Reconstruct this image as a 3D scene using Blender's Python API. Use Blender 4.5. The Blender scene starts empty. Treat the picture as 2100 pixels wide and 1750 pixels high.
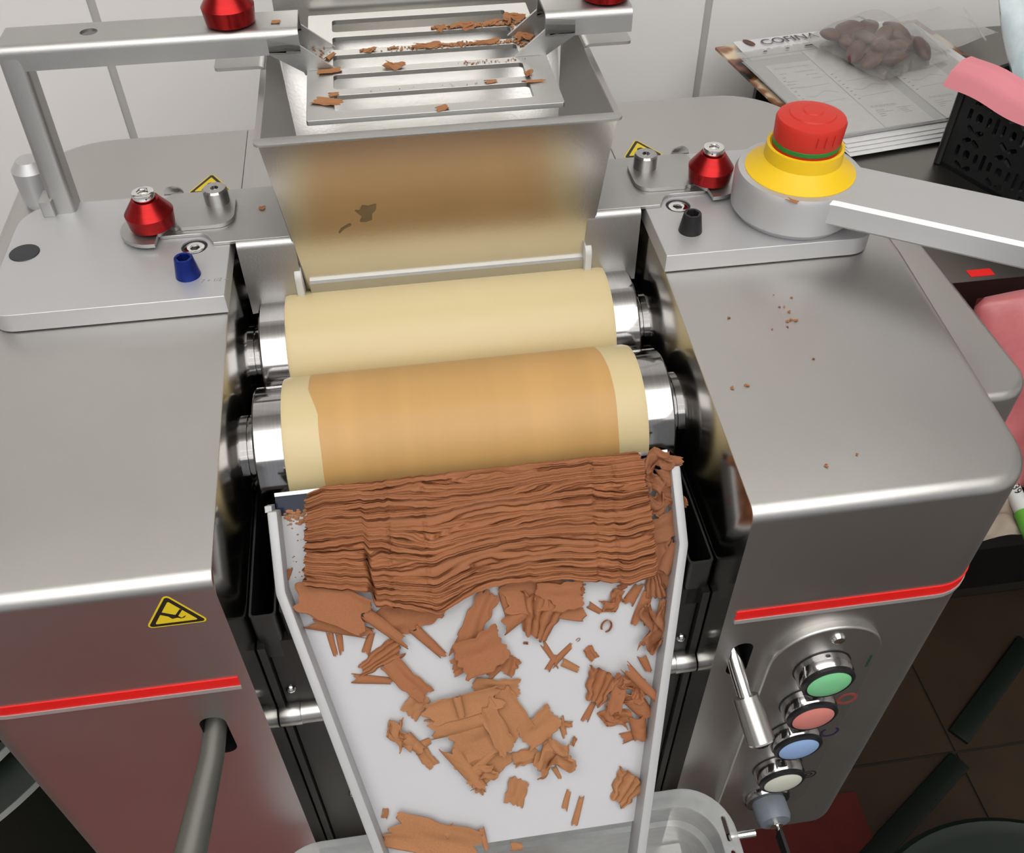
import bpy, bmesh, math, random
import numpy as np
from mathutils import Vector, Matrix

# ------------------------------------------------------------------ camera, world, lights, exposure
# all building dimensions below are centimetres in the machine's own frame
# (x right, y away, z up, z = 0 on top of the bearing plates); S turns them into metres with the floor at 0
FLOOR = -121.0
S = 0.01
sc = bpy.context.scene
col = sc.collection


def W(x, y, z):
    return Vector((x * S, y * S, (z - FLOOR) * S))


cam_d = bpy.data.cameras.new('camera')
cam_d.sensor_fit = 'HORIZONTAL'
cam_d.sensor_width = 36.0
cam_d.lens = 1922.53 / 2100.0 * 36.0
cam_d.clip_start = 0.01
cam = bpy.data.objects.new('camera', cam_d)
col.objects.link(cam)
Rw = ((0.9895788, -0.1439151, -0.0047148), (-0.1058542, -0.7048895, -0.7013741), (0.0976149, 0.694564, -0.7127778))
cx, cy, cz = Vector(Rw[0]), -Vector(Rw[1]), -Vector(Rw[2])
mw = Matrix((cx, cy, cz)).transposed().to_4x4()
mw.translation = W(-2.8314535, -46.415169, 34.0360367)
cam.matrix_world = mw
sc.camera = cam

wd = bpy.data.worlds.new('room_world')
sc.world = wd
wd.use_nodes = True
wd.node_tree.nodes['Background'].inputs[0].default_value = (0.93, 0.96, 1.0, 1)
wd.node_tree.nodes['Background'].inputs[1].default_value = 0.45
sc.view_settings.view_transform = 'Standard'
sc.view_settings.look = 'None'
sc.view_settings.gamma = 1.0
sc.view_settings.use_curve_mapping = False
sc.view_settings.exposure = 0.0
LIGHT = 3.15

# ------------------------------------------------------------------ materials


def mat(name, color, metal=0.0, rough=0.5, var=0.0, vscale=8.0, stretch=(1, 1, 1), bump=0.0, bscale=60.0,
        rvar=0.0, trans=0.0, alpha=1.0, emit=None, estr=0.0, spec=0.5, sss=0.0, color2=None, coat=0.0, ior=1.45):
    m = bpy.data.materials.new(name)
    m.use_nodes = True
    nt = m.node_tree
    b = nt.nodes['Principled BSDF']
    b.inputs['Base Color'].default_value = (*color, 1)
    b.inputs['Metallic'].default_value = metal
    b.inputs['Roughness'].default_value = rough
    b.inputs['Specular IOR Level'].default_value = spec
    b.inputs['Transmission Weight'].default_value = trans
    b.inputs['Alpha'].default_value = alpha
    b.inputs['IOR'].default_value = ior
    b.inputs['Coat Weight'].default_value = coat
    if sss:
        b.inputs['Subsurface Weight'].default_value = sss
        b.inputs['Subsurface Radius'].default_value = (0.008, 0.005, 0.003)
        b.inputs['Subsurface Scale'].default_value = 0.5
    if emit:
        b.inputs['Emission Color'].default_value = (*emit, 1)
        b.inputs['Emission Strength'].default_value = estr
    tc = nt.nodes.new('ShaderNodeTexCoord')
    mp = nt.nodes.new('ShaderNodeMapping')
    mp.inputs['Scale'].default_value = stretch
    nt.links.new(tc.outputs['Object'], mp.inputs['Vector'])
    if var or color2:
        n = nt.nodes.new('ShaderNodeTexNoise')
        n.inputs['Scale'].default_value = vscale
        n.inputs['Detail'].default_value = 5
        nt.links.new(mp.outputs[0], n.inputs['Vector'])
        r = nt.nodes.new('ShaderNodeValToRGB')
        r.color_ramp.elements[0].position = 0.3
        r.color_ramp.elements[1].position = 0.7
        c2 = color2 or tuple(min(1, c * (1 + var)) for c in color)
        c1 = color if color2 else tuple(c * (1 - var) for c in color)
        r.color_ramp.elements[0].color = (*c1, 1)
        r.color_ramp.elements[1].color = (*c2, 1)
        nt.links.new(n.outputs['Fac'], r.inputs[0])
        nt.links.new(r.outputs[0], b.inputs['Base Color'])
        if rvar:
            mr = nt.nodes.new('ShaderNodeMapRange')
            mr.inputs['To Min'].default_value = rough - rvar
            mr.inputs['To Max'].default_value = rough + rvar
            nt.links.new(n.outputs['Fac'], mr.inputs[0])
            nt.links.new(mr.outputs[0], b.inputs['Roughness'])
    if bump:
        n2 = nt.nodes.new('ShaderNodeTexNoise')
        n2.inputs['Scale'].default_value = bscale
        n2.inputs['Detail'].default_value = 4
        nt.links.new(mp.outputs[0], n2.inputs['Vector'])
        bp = nt.nodes.new('ShaderNodeBump')
        bp.inputs['Strength'].default_value = bump
        bp.inputs['Distance'].default_value = 0.001
        nt.links.new(n2.outputs['Fac'], bp.inputs['Height'])
        nt.links.new(bp.outputs[0], b.inputs['Normal'])
    return m


M = {}
M['steel'] = mat('brushed_steel', (0.52, 0.508, 0.492), 1.0, 0.41, 0.05, 5, (1, 1, 1), 0.05, 400, rvar=0.04)
M['steel_front'] = M['steel']
M['steel_in'] = mat('polished_steel_sheet', (0.42, 0.41, 0.39), 1.0, 0.17, 0.05, 6, bump=0.02, bscale=300)
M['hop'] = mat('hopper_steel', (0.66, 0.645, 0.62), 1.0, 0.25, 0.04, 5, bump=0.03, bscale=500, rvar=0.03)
M['blast'] = mat('blasted_steel', (0.49, 0.486, 0.474), 1.0, 0.44, 0.06, 9, bump=0.08, bscale=900)
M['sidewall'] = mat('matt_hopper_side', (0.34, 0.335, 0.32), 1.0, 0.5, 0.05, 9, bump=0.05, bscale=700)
M['alu'] = mat('anodised_aluminium', (0.53, 0.53, 0.54), 0.6, 0.48, 0.02, 6, bump=0.04, bscale=900)
M['alu_edge'] = M['alu']
M['chrome'] = mat('chromed_steel', (0.78, 0.77, 0.76), 1.0, 0.10)
M['turned'] = mat('turned_steel', (0.40, 0.39, 0.39), 1.0, 0.10, 0.08, 40, (30, 1, 1))
M['dull'] = mat('dull_steel', (0.50, 0.49, 0.47), 1.0, 0.3, 0.06, 30)
M['redano'] = mat('red_anodised', (0.30, 0.012, 0.012), 0.85, 0.27, 0.1, 60, (1, 1, 8), bump=0.03, bscale=700)
M['blueano'] = mat('blue_anodised', (0.012, 0.03, 0.22), 0.7, 0.2)
M['black'] = mat('black_plastic', (0.010, 0.010, 0.011), 0, 0.35)
M['blackm'] = mat('black_cap', (0.02, 0.021, 0.024), 0, 0.4)
M['darkpanel'] = mat('dark_panel', (0.035, 0.034, 0.032), 0.6, 0.38, 0.1, 6)
M['darkbox'] = mat('dark_steel_box', (0.055, 0.056, 0.054), 0.8, 0.32, 0.1, 6)
M['cream'] = mat('cream_roller', (0.60, 0.49, 0.275), 0, 0.36, 0.03, 3, (0.3, 1, 1), spec=0.45)
M['film'] = mat('chocolate_film', (0.51, 0.30, 0.112), 0, 0.42, 0.07, 22, (1.6, 0.04, 0.04), spec=0.35)
M['choc'] = mat('milk_chocolate', (0.30, 0.118, 0.052), 0, 0.62, 0.10, 45, (0.6, 1, 1), 0.25, 500, spec=0.25)
M['choc_dry'] = mat('pale_chocolate', (0.36, 0.165, 0.075), 0, 0.66, 0.14, 60, (1, 1, 1), 0.3, 500, spec=0.2)
M['choc_dark'] = mat('dark_chocolate_curl', (0.26, 0.105, 0.050), 0, 0.6, 0.14, 60, (1, 1, 1), 0.3, 500, spec=0.25)
M['tray'] = mat('white_tray_paint', (0.45, 0.45, 0.468), 0.0, 0.40, 0.02, 5, spec=0.4)
M['rail'] = mat('grey_tray_paint', (0.41, 0.41, 0.418), 0.15, 0.42, spec=0.4)
M['blade'] = mat('blued_blade', (0.004, 0.009, 0.028), 0.0, 0.12, spec=0.25)
M['yellow'] = mat('yellow_plastic', (0.80, 0.52, 0.012), 0, 0.42, spec=0.4)
M['redp'] = mat('red_plastic', (0.56, 0.028, 0.016), 0, 0.45, spec=0.4)
M['greenp'] = mat('green_plastic', (0.015, 0.20, 0.03), 0, 0.45)
M['redline'] = mat('red_stripe', (0.78, 0.012, 0.010), 0, 0.4, 0.06, 30)
M['silverline'] = mat('stripe_grey_edge', (0.50, 0.48, 0.47), 0.5, 0.4)  # light grey edging along the foot of the red stripes
M['stick_y'] = mat('sticker_yellow', (0.78, 0.58, 0.02), 0, 0.45)
M['stick_k'] = mat('sticker_black', (0.018, 0.014, 0.012), 0, 0.5)
M['lens_g'] = mat('green_lens', (0.22, 0.60, 0.30), 0, 0.35, sss=0.3)
M['lens_r'] = mat('red_lens', (0.66, 0.23, 0.20), 0, 0.35, sss=0.3)
M['lens_b'] = mat('blue_lens', (0.30, 0.44, 0.72), 0, 0.35, sss=0.3)
M['lens_w'] = mat('white_lens', (0.62, 0.63, 0.54), 0, 0.35, sss=0.3)
M['greycap'] = mat('grey_key_cap', (0.16, 0.18, 0.21), 0, 0.4)
M['mark_g'] = mat('green_ink', (0.01, 0.05, 0.03), 0, 0.6)
M['mark_r'] = mat('red_ink', (0.28, 0.05, 0.04), 0, 0.6)
M['mark_b'] = mat('blue_ink', (0.02, 0.012, 0.05), 0, 0.6)
M['smear'] = mat('dried_smear', (0.20, 0.155, 0.09), 0.6, 0.45, 0.2, 60)
M['seal'] = mat('white_seal', (0.55, 0.545, 0.53), 0, 0.4)
M['wall'] = mat('wall_tile_glaze', (0.88, 0.865, 0.845), 0, 0.35, 0.015, 2)
M['grout'] = mat('wall_grout', (0.47, 0.465, 0.45), 0, 0.8)
M['floor'] = mat('floor_tile', (0.055, 0.032, 0.017), 0, 0.62, 0.18, 9, bump=0.15, bscale=200)
M['joint'] = mat('floor_joint', (0.035, 0.026, 0.018), 0, 0.8)
M['mat'] = mat('red_reflection_mat', (0.25, 0.045, 0.040), 0, 0.7, 0.12, 30)
M['mat_shaded'] = mat('shaded_red_floor_mat', (0.13, 0.014, 0.010), 0, 0.75, 0.12, 30)  # mat red darkened: the shade beside the mill is put into the colour
M['ceil'] = mat('ceiling_paint', (0.8, 0.79, 0.77), 0, 0.8)
M['table'] = mat('table_steel', (0.22, 0.215, 0.195), 1.0, 0.35, 0.06, 4)
M['paper'] = mat('white_paper', (0.66, 0.66, 0.67), 0, 0.7)
M['thermal'] = mat('thermal_paper', (0.58, 0.575, 0.56), 0, 0.6)
M['ink'] = mat('grey_ink', (0.09, 0.09, 0.09), 0, 0.8)
M['inkpale'] = mat('pale_ink', (0.22, 0.22, 0.215), 0, 0.8)
M['sleeveback'] = mat('grey_sleeve_back', (0.36, 0.36, 0.355), 0, 0.5)
M['pink'] = mat('pink_paper', (0.72, 0.25, 0.29), 0, 0.7)
M['bean'] = mat('cocoa_bean', (0.105, 0.040, 0.026), 0, 0.45, 0.35, 60, bump=0.3, bscale=150)
M['lamp'] = mat('lamp_diffuser', (0.9, 0.9, 0.9), 0, 0.5, emit=(1.0, 0.985, 0.955), estr=LIGHT)
M['lampcase'] = mat('lamp_case', (0.8, 0.8, 0.8), 0, 0.5)
M['teal'] = mat('teal_cloth', (0.10, 0.42, 0.42), 0, 0.8)
M['greenpen'] = mat('green_pen_plastic', (0.12, 0.42, 0.05), 0, 0.35)
M['whitepen'] = mat('white_pen_plastic', (0.62, 0.70, 0.66), 0, 0.35)
M['cloth'] = mat('beige_cloth', (0.30, 0.25, 0.20), 0, 0.9, 0.2, 20)
M['bin'] = mat('dark_green_bin', (0.008, 0.014, 0.010), 0, 0.45)
M['rubber'] = mat('lever_rubber', (0.10, 0.098, 0.085), 0.3, 0.42)
M['rim'] = mat('bucket_rim', (0.16, 0.17, 0.16), 0, 0.35)


def film_mat(name, tint, opacity, gloss=0.12, rough=0.12):
    m = bpy.data.materials.new(name)
    m.use_nodes = True
    nt = m.node_tree
    for n in list(nt.nodes):
        nt.nodes.remove(n)
    out = nt.nodes.new('ShaderNodeOutputMaterial')
    tr = nt.nodes.new('ShaderNodeBsdfTransparent')
    tr.inputs[0].default_value = (0.97, 0.97, 0.97, 1)
    df = nt.nodes.new('ShaderNodeBsdfPrincipled')
    df.inputs['Base Color'].default_value = (*tint, 1)
    df.inputs['Roughness'].default_value = rough
    no = nt.nodes.new('ShaderNodeTexNoise')
    no.inputs['Scale'].default_value = 25
    mr = nt.nodes.new('ShaderNodeMapRange')
    mr.inputs['To Min'].default_value = max(0, opacity - 0.08)
    mr.inputs['To Max'].default_value = opacity + 0.08
    nt.links.new(no.outputs['Fac'], mr.inputs[0])
    mx = nt.nodes.new('ShaderNodeMixShader')
    nt.links.new(mr.outputs[0], mx.inputs[0])
    nt.links.new(tr.outputs[0], mx.inputs[1])
    nt.links.new(df.outputs[0], mx.inputs[2])
    gl = nt.nodes.new('ShaderNodeBsdfGlossy')
    gl.inputs['Roughness'].default_value = rough
    lw = nt.nodes.new('ShaderNodeLayerWeight')
    lw.inputs[0].default_value = 0.12
    mx2 = nt.nodes.new('ShaderNodeMixShader')
    nt.links.new(lw.outputs['Facing'], mx2.inputs[0])
    nt.links.new(mx.outputs[0], mx2.inputs[1])
    nt.links.new(gl.outputs[0], mx2.inputs[2])
    nt.links.new(mx2.outputs[0], out.inputs[0])
    return m


M['clearbag'] = film_mat('clear_bag_film', (0.62, 0.60, 0.58), 0.12)
M['sleeve'] = film_mat('plastic_sleeve', (0.75, 0.75, 0.74), 0.13, rough=0.25)
M['bluebag'] = film_mat('milky_bag_film', (0.70, 0.82, 0.86), 0.55, rough=0.25)
M['tub'] = film_mat('frosted_tub_plastic', (0.60, 0.62, 0.62), 0.42, rough=0.3)
M['pinkbag'] = film_mat('pink_bag_film', (0.62, 0.16, 0.17), 0.8, rough=0.3)


def cover_mat():
    m = mat('magazine_cover', (0.03, 0.022, 0.018), 0, 0.3)
    nt = m.node_tree
    b = nt.nodes['Principled BSDF']
    v = nt.nodes.new('ShaderNodeTexVoronoi')
    v.inputs['Scale'].default_value = 70
    tc = nt.nodes.new('ShaderNodeTexCoord')
    n = nt.nodes.new('ShaderNodeTexNoise')
    n.inputs['Scale'].default_value = 22
    nt.links.new(tc.outputs['Object'], n.inputs['Vector'])
    nt.links.new(tc.outputs['Object'], v.inputs['Vector'])
    r = nt.nodes.new('ShaderNodeValToRGB')
    e = r.color_ramp.elements
    e[0].position, e[0].color = 0.52, (0.02, 0.018, 0.016, 1)
    e[1].position, e[1].color = 0.80, (0.75, 0.60, 0.42, 1)
    x = e.new(0.60)
    x.color = (0.20, 0.075, 0.04, 1)
    x = e.new(0.70)
    x.color = (0.30, 0.14, 0.07, 1)
    ad = nt.nodes.new('ShaderNodeMath')
    ad.operation = 'MULTIPLY_ADD'
    ad.inputs[1].default_value = 0.3
    nt.links.new(v.outputs['Distance'], ad.inputs[0])
    nt.links.new(n.outputs['Fac'], ad.inputs[2])
    nt.links.new(ad.outputs[0], r.inputs[0])
    nt.links.new(r.outputs[0], b.inputs['Base Color'])
    return m


M['cover'] = cover_mat()

# ------------------------------------------------------------------ mesh helpers (centimetres)


def smooth(me, ang=35):
    for p in me.polygons:
        p.use_smooth = True
    me.set_sharp_from_angle(angle=math.radians(ang))


def link(name, me, parent=None, loc=None, rot=None):
    o = bpy.data.objects.new(name, me)
    col.objects.link(o)
    if loc is not None:
        o.location = loc
    if rot is not None:
        o.rotation_euler = rot
    if parent is not None:
        o.parent = parent
        o.location = o.location - wloc(parent)
    return o


def wloc(o):
    p = Vector(o.location)
    while o.parent is not None:
        o = o.parent
        p += o.location
    return p


def make(name, bm, m, parent=None, ang=35, mats=None):
    """bmesh in machine centimetres -> object whose origin sits at the middle of its base"""
    if bm.verts:
        xs = [v.co.x for v in bm.verts]; ys = [v.co.y for v in bm.verts]; zs = [v.co.z for v in bm.verts]
        c = Vector(((min(xs) + max(xs)) / 2, (min(ys) + max(ys)) / 2, min(zs)))
    else:
        c = Vector((0, 0, 0))
    bmesh.ops.recalc_face_normals(bm, faces=bm.faces[:])
    for v in bm.verts:
        v.co = (v.co - c) * S
    me = bpy.data.meshes.new(name)
    bm.to_mesh(me)
    bm.free()
    for mm in (mats or [m]):
        me.materials.append(mm)
    smooth(me, ang)
    return link(name, me, parent, W(*c))


def thing(name, label, cat, loc, group=None):
    o = bpy.data.objects.new(name, None)
    o.empty_display_size = 0.02
    col.objects.link(o)
    o.location = W(*loc)
    tag(o, label, cat, group)
    return o


def tag(o, label=None, cat=None, group=None, kind=None):
    if label: o['label'] = label
    if cat: o['category'] = cat
    if group: o['group'] = group
    if kind: o['kind'] = kind
    return o


def bevel(bm, w, seg=2, ang=30, filt=None):
    es = []
    for e in bm.edges:
        if len(e.link_faces) == 2:
            try:
                a = e.calc_face_angle()
            except ValueError:
                continue
            if a > math.radians(ang) and (filt is None or filt(e)):
                es.append(e)
    if es:
        bmesh.ops.bevel(bm, geom=es, offset=w, segments=seg, affect='EDGES', profile=0.5, clamp_overlap=True)
    return bm


def box(x0, x1, y0, y1, z0, z1, bv=0, seg=2, bm=None):
    b = bmesh.new()
    vs = [b.verts.new((x, y, z)) for z in (z0, z1) for (x, y) in ((x0, y0), (x1, y0), (x1, y1), (x0, y1))]
    for f in ((0, 3, 2, 1), (4, 5, 6, 7), (0, 1, 5, 4), (1, 2, 6, 5), (2, 3, 7, 6), (3, 0, 4, 7)):
        b.faces.new([vs[i] for i in f])
    if bv: bevel(b, bv, seg)
    return b if bm is None else merge(bm, b)


def merge(a, b):
    me = bpy.data.meshes.new('tmp')
    b.to_mesh(me); b.free()
    a.from_mesh(me)
    bpy.data.meshes.remove(me)
    return a


def lift(p, axis, h):
    if axis == 'z': return (p[0], p[1], h)
    if axis == 'y': return (p[0], h, p[1])
    return (h, p[0], p[1])


def prism(poly, axis, a, b, bv=0, seg=2, holes=(), ang=30):
    bm = bmesh.new()
    if not holes:
        va = [bm.verts.new(lift(p, axis, a)) for p in poly]
        vb = [bm.verts.new(lift(p, axis, b)) for p in poly]
        n = len(poly)
        bm.faces.new(va); bm.faces.new(vb[::-1])
        for i in range(n):
            bm.faces.new((va[i], vb[i], vb[(i + 1) % n], va[(i + 1) % n]))
    else:
        edges = []
        for lp in [poly] + list(holes):
            vs = [bm.verts.new(lift(p, axis, a)) for p in lp]
            edges += [bm.edges.new((vs[i], vs[(i + 1) % len(vs)])) for i in range(len(vs))]
        r = bmesh.ops.triangle_fill(bm, edges=edges, use_beauty=True, use_dissolve=False)
        fs = [g for g in r['geom'] if isinstance(g, bmesh.types.BMFace)]
        ex = bmesh.ops.extrude_face_region(bm, geom=fs)
        nv = [g for g in ex['geom'] if isinstance(g, bmesh.types.BMVert)]
        d = Vector(lift((0, 0), axis, b - a))
        for v in nv: v.co += d
    bmesh.ops.recalc_face_normals(bm, faces=bm.faces[:])
    if bv: bevel(bm, bv, seg, ang)
    return bm


def rpoly(pts, rad, n=6):
    """polygon with rounded corners; rad single value or list"""
    out = []
    N = len(pts)
    for i, p in enumerate(pts):
        r = rad[i] if isinstance(rad, (list, tuple)) else rad
        p = Vector(p); a = Vector(pts[i - 1]) - p; b = Vector(pts[(i + 1) % N]) - p
        if r <= 0:
            out.append(tuple(p)); continue
        an = a.angle(b)
        t = min(r / math.tan(an / 2), a.length * .49, b.length * .49)
        rr = t * math.tan(an / 2)
        bis = (a.normalized() + b.normalized()).normalized()
        c = p + bis * (rr / math.sin(an / 2))
        s = p + a.normalized() * t - c; e = p + b.normalized() * t - c
        a0 = math.atan2(s.y, s.x); a1 = math.atan2(e.y, e.x)
        d = (a1 - a0 + math.pi) % (2 * math.pi) - math.pi
        for k in range(n + 1):
            q = a0 + d * k / n
            out.append((c.x + rr * math.cos(q), c.y + rr * math.sin(q)))
    return out


def circ(cx_, cy_, r, n=32):
    return [(cx_ + r * math.cos(2 * math.pi * k / n), cy_ + r * math.sin(2 * math.pi * k / n)) for k in range(n)]


def lathe(prof, center, axis=(0, 0, 1), n=40, cap=True):
    """prof: list of (r, h) along axis from center"""
    ax = Vector(axis).normalized()
    q = Vector((0, 0, 1)).rotation_difference(ax)
    c = Vector(center)
    bm = bmesh.new()
    rings = []
    for r, h in prof:
        if r < 1e-6:
            rings.append([bm.verts.new(c + q @ Vector((0, 0, h)))])
        else:
            rings.append([bm.verts.new(c + q @ Vector((r * math.cos(2 * math.pi * k / n), r * math.sin(2 * math.pi * k / n), h))) for k in range(n)])
    for a, b in zip(rings, rings[1:]):
        for k in range(n):
            k2 = (k + 1) % n
            if len(a) == 1 and len(b) == 1: continue
            if len(a) == 1: bm.faces.new((a[0], b[k2], b[k]))
            elif len(b) == 1: bm.faces.new((a[k], a[k2], b[0]))
            else: bm.faces.new((a[k], a[k2], b[k2], b[k]))
    if cap:
        if len(rings[0]) > 1: bm.faces.new(rings[0][::-1])
        if len(rings[-1]) > 1: bm.faces.new(rings[-1])
    return bm


def tube(pts, rads, n=20):
    bm = bmesh.new()
    rings = []
    pts = [Vector(p) for p in pts]
    if not isinstance(rads, (list, tuple)): rads = [rads] * len(pts)
    up = Vector((0, 0, 1))
    for i, p in enumerate(pts):
        t = (pts[min(i + 1, len(pts) - 1)] - pts[max(i - 1, 0)]).normalized()
        if abs(t.dot(up)) > .95: up = Vector((1, 0, 0))
        a = t.cross(up).normalized(); b = t.cross(a)
        rings.append([bm.verts.new(p + rads[i] * (a * math.cos(2 * math.pi * k / n) + b * math.sin(2 * math.pi * k / n))) for k in range(n)])
    for a, b in zip(rings, rings[1:]):
        for k in range(n):
            bm.faces.new((a[k], a[(k + 1) % n], b[(k + 1) % n], b[k]))
    bm.faces.new(rings[0]); bm.faces.new(rings[-1][::-1])
    return bm


def ribbon(path, t):
    """closed polygon of a bent sheet: centre path in 2D, thickness t"""
    P = [Vector(p) for p in path]
    L, R = [], []
    for i, p in enumerate(P):
        d = (P[min(i + 1, len(P) - 1)] - P[max(i - 1, 0)]).normalized()
        n = Vector((-d.y, d.x)) * t / 2
        L.append(tuple(p + n)); R.append(tuple(p - n))
    return L + R[::-1]


def arcs(pts, r, n=5):
    """open polyline with rounded inner corners"""
    out = [tuple(pts[0])]
    for i in range(1, len(pts) - 1):
        p = Vector(pts[i]); a = Vector(pts[i - 1]) - p; b = Vector(pts[i + 1]) - p
        an = a.angle(b); t = min(r / math.tan(an / 2), a.length * .45, b.length * .45); rr = t * math.tan(an / 2)
        c = p + (a.normalized() + b.normalized()).normalized() * (rr / math.sin(an / 2))
        s = p + a.normalized() * t - c; e = p + b.normalized() * t - c
        a0 = math.atan2(s.y, s.x); d = (math.atan2(e.y, e.x) - a0 + math.pi) % (2 * math.pi) - math.pi
        out += [(c.x + rr * math.cos(a0 + d * k / n), c.y + rr * math.sin(a0 + d * k / n)) for k in range(n + 1)]
    out.append(tuple(pts[-1]))
    return out


def sheet(P, t, closed=False):
    """solid thin sheet from a grid of points P[nu][nv][3] (numpy)"""
    P = np.asarray(P, float)
    nu, nv = P.shape[:2]
    du = np.gradient(P, axis=0); dv = np.gradient(P, axis=1)
    n = np.cross(du, dv); n /= np.linalg.norm(n, axis=2, keepdims=True) + 1e-9
    A = P + n * t / 2; B = P - n * t / 2
    V = np.concatenate([A.reshape(-1, 3), B.reshape(-1, 3)])
    off = nu * nv
    F = []
    idx = lambda i, j: i * nv + j
    for i in range(nu - 1):
        for j in range(nv - 1):
            a, b, c, d = idx(i, j), idx(i + 1, j), idx(i + 1, j + 1), idx(i, j + 1)
            F.append((a, b, c, d)); F.append((d + off, c + off, b + off, a + off))
    for i in range(nu - 1):
        F.append((idx(i, 0) + off, idx(i + 1, 0) + off, idx(i + 1, 0), idx(i, 0)))
        F.append((idx(i, nv - 1), idx(i + 1, nv - 1), idx(i + 1, nv - 1) + off, idx(i, nv - 1) + off))
    for j in range(nv - 1):
        F.append((idx(0, j), idx(0, j + 1), idx(0, j + 1) + off, idx(0, j) + off))
        F.append((idx(nu - 1, j) + off, idx(nu - 1, j + 1) + off, idx(nu - 1, j + 1), idx(nu - 1, j)))
    return V, F


def bm_pydata(V, F):
    me = bpy.data.meshes.new('tmp')
    me.from_pydata([tuple(v) for v in V], [], F)
    bm = bmesh.new(); bm.from_mesh(me)
    bpy.data.meshes.remove(me)
    return bm


def text(name, s, size, origin, ex, ey, m, parent=None, lift_=0.01, shear=0.0, thick=0.004):
    """flat lettering: text in the plane spanned by ex, ey (unit vectors), cm"""
    cu = bpy.data.curves.new(name, 'FONT')
    cu.body = s; cu.size = size; cu.shear = shear
    o = bpy.data.objects.new(name, cu); col.objects.link(o)
    dg = bpy.context.evaluated_depsgraph_get()
    me = bpy.data.meshes.new_from_object(o.evaluated_get(dg))
    bpy.data.objects.remove(o); bpy.data.curves.remove(cu)
    ex = Vector(ex); ey = Vector(ey); ez = ex.cross(ey)
    bm = bmesh.new(); bm.from_mesh(me); bpy.data.meshes.remove(me)
    for v in bm.verts:
        v.co = Vector(origin) + ex * v.co.x + ey * v.co.y + ez * lift_
    r = bmesh.ops.extrude_face_region(bm, geom=bm.faces[:])
    for g in r['geom']:
        if isinstance(g, bmesh.types.BMVert): g.co += ez * thick
    return make(name, bm, m, parent)


def dup(o, parent=None, delta=(0, 0, 0), mirror=False):
    c = o.copy(); col.objects.link(c)
    c.parent = parent
    if mirror:
        c.scale.x = -c.scale.x
    for ch in o.children: dup(ch, c)
    return c


def bool_cut(o, cutters):
    """carve pockets, bake the result, throw the cutters away"""
    cs = []
    for cb in cutters:
        me = bpy.data.meshes.new('cut')
        bm, mm = cb
        bmesh.ops.recalc_face_normals(bm, faces=bm.faces[:])
        for v in bm.verts: v.co = W(*v.co)
        bm.to_mesh(me); bm.free()
        me.materials.append(mm)
        c = bpy.data.objects.new('cut', me); col.objects.link(c); cs.append(c)
        md = o.modifiers.new('b', 'BOOLEAN'); md.object = c; md.operation = 'DIFFERENCE'; md.solver = 'EXACT'
        md.material_mode = 'TRANSFER'
    bpy.context.view_layer.update()
    dg = bpy.context.evaluated_depsgraph_get()
    me = bpy.data.meshes.new_from_object(o.evaluated_get(dg))
    o.modifiers.clear()
    old = o.data; o.data = me
    bpy.data.meshes.remove(old)
    for c in cs: bpy.data.objects.remove(c)
    smooth(me, 35)


def vnoise(x, y, seed=0):
    """smooth value noise, numpy arrays"""
    x = np.asarray(x, float); y = np.asarray(y, float)
    xi = np.floor(x).astype(int); yi = np.floor(y).astype(int)
    fx = x - xi; fy = y - yi
    fx = fx * fx * (3 - 2 * fx); fy = fy * fy * (3 - 2 * fy)

    def h(a, b):
        n = (a * 374761393 + b * 668265263 + seed * 974634641) & 0x7fffffff
        n = ((n ^ (n >> 13)) * 1274126177) & 0x7fffffff
        return ((n ^ (n >> 16)) & 0xffff) / 65535.0
    return (h(xi, yi) * (1 - fx) + h(xi + 1, yi) * fx) * (1 - fy) + (h(xi, yi + 1) * (1 - fx) + h(xi + 1, yi + 1) * fx) * fy


# ------------------------------------------------------------------ the room
YW = 51.6


def struct(o):
    o['kind'] = 'structure'
    return o


# back wall: grout bed with large panels standing proud of it, joints at the places of the photograph
wall = struct(make('wall_back', box(-260, 260, YW + 0.25, YW + 12, FLOOR, 150), M['grout']))
jx = [-30.0 + 62.42 * k for k in (-3, -2, -1, 0, 1, 2, 3, 4)]
for k in range(len(jx) - 1):
    for z0, z1 in ((FLOOR, -40.5), (-39.7, 60), (60.8, 150)):
        make('tile', box(jx[k] + .42, jx[k + 1] - .42, YW, YW + 0.3, z0, z1, 0.08, 2), M['wall'], wall)
struct(make('wall_left', box(-260, -250, -320, YW, FLOOR, 150), M['wall']))
struct(make('wall_right', box(250, 260, -320, YW, FLOOR, 150), M['wall']))
struct(make('ceiling', box(-260, 260, -320, YW + 12, 150, 156), M['ceil']))
fl = struct(make('floor', box(-260, 260, -320, YW + 12, FLOOR - 5, FLOOR - .3), M['joint']))
fx = [82.6 - 30 * k for k in range(11, -6, -1)]
fy = [15.3 + 30 * k for k in range(-11, 2)]
tile_me = None
for i in range(len(fx) - 1):
    for j in range(len(fy) - 1):
        if tile_me is None:
            t = make('tile', box(fx[i] + .25, fx[i + 1] - .25, fy[j] + .25, fy[j + 1] - .25, FLOOR - .35, FLOOR, .1, 1), M['floor'], fl)
            tile_me = t.data; base = Vector(t.location); b0 = (fx[i], fy[j])
        else:
            t = bpy.data.objects.new('tile', tile_me); col.objects.link(t); t.parent = fl
            t.location = base + Vector(((fx[i] - b0[0]) * S, (fy[j] - b0[1]) * S, 0))

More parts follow.
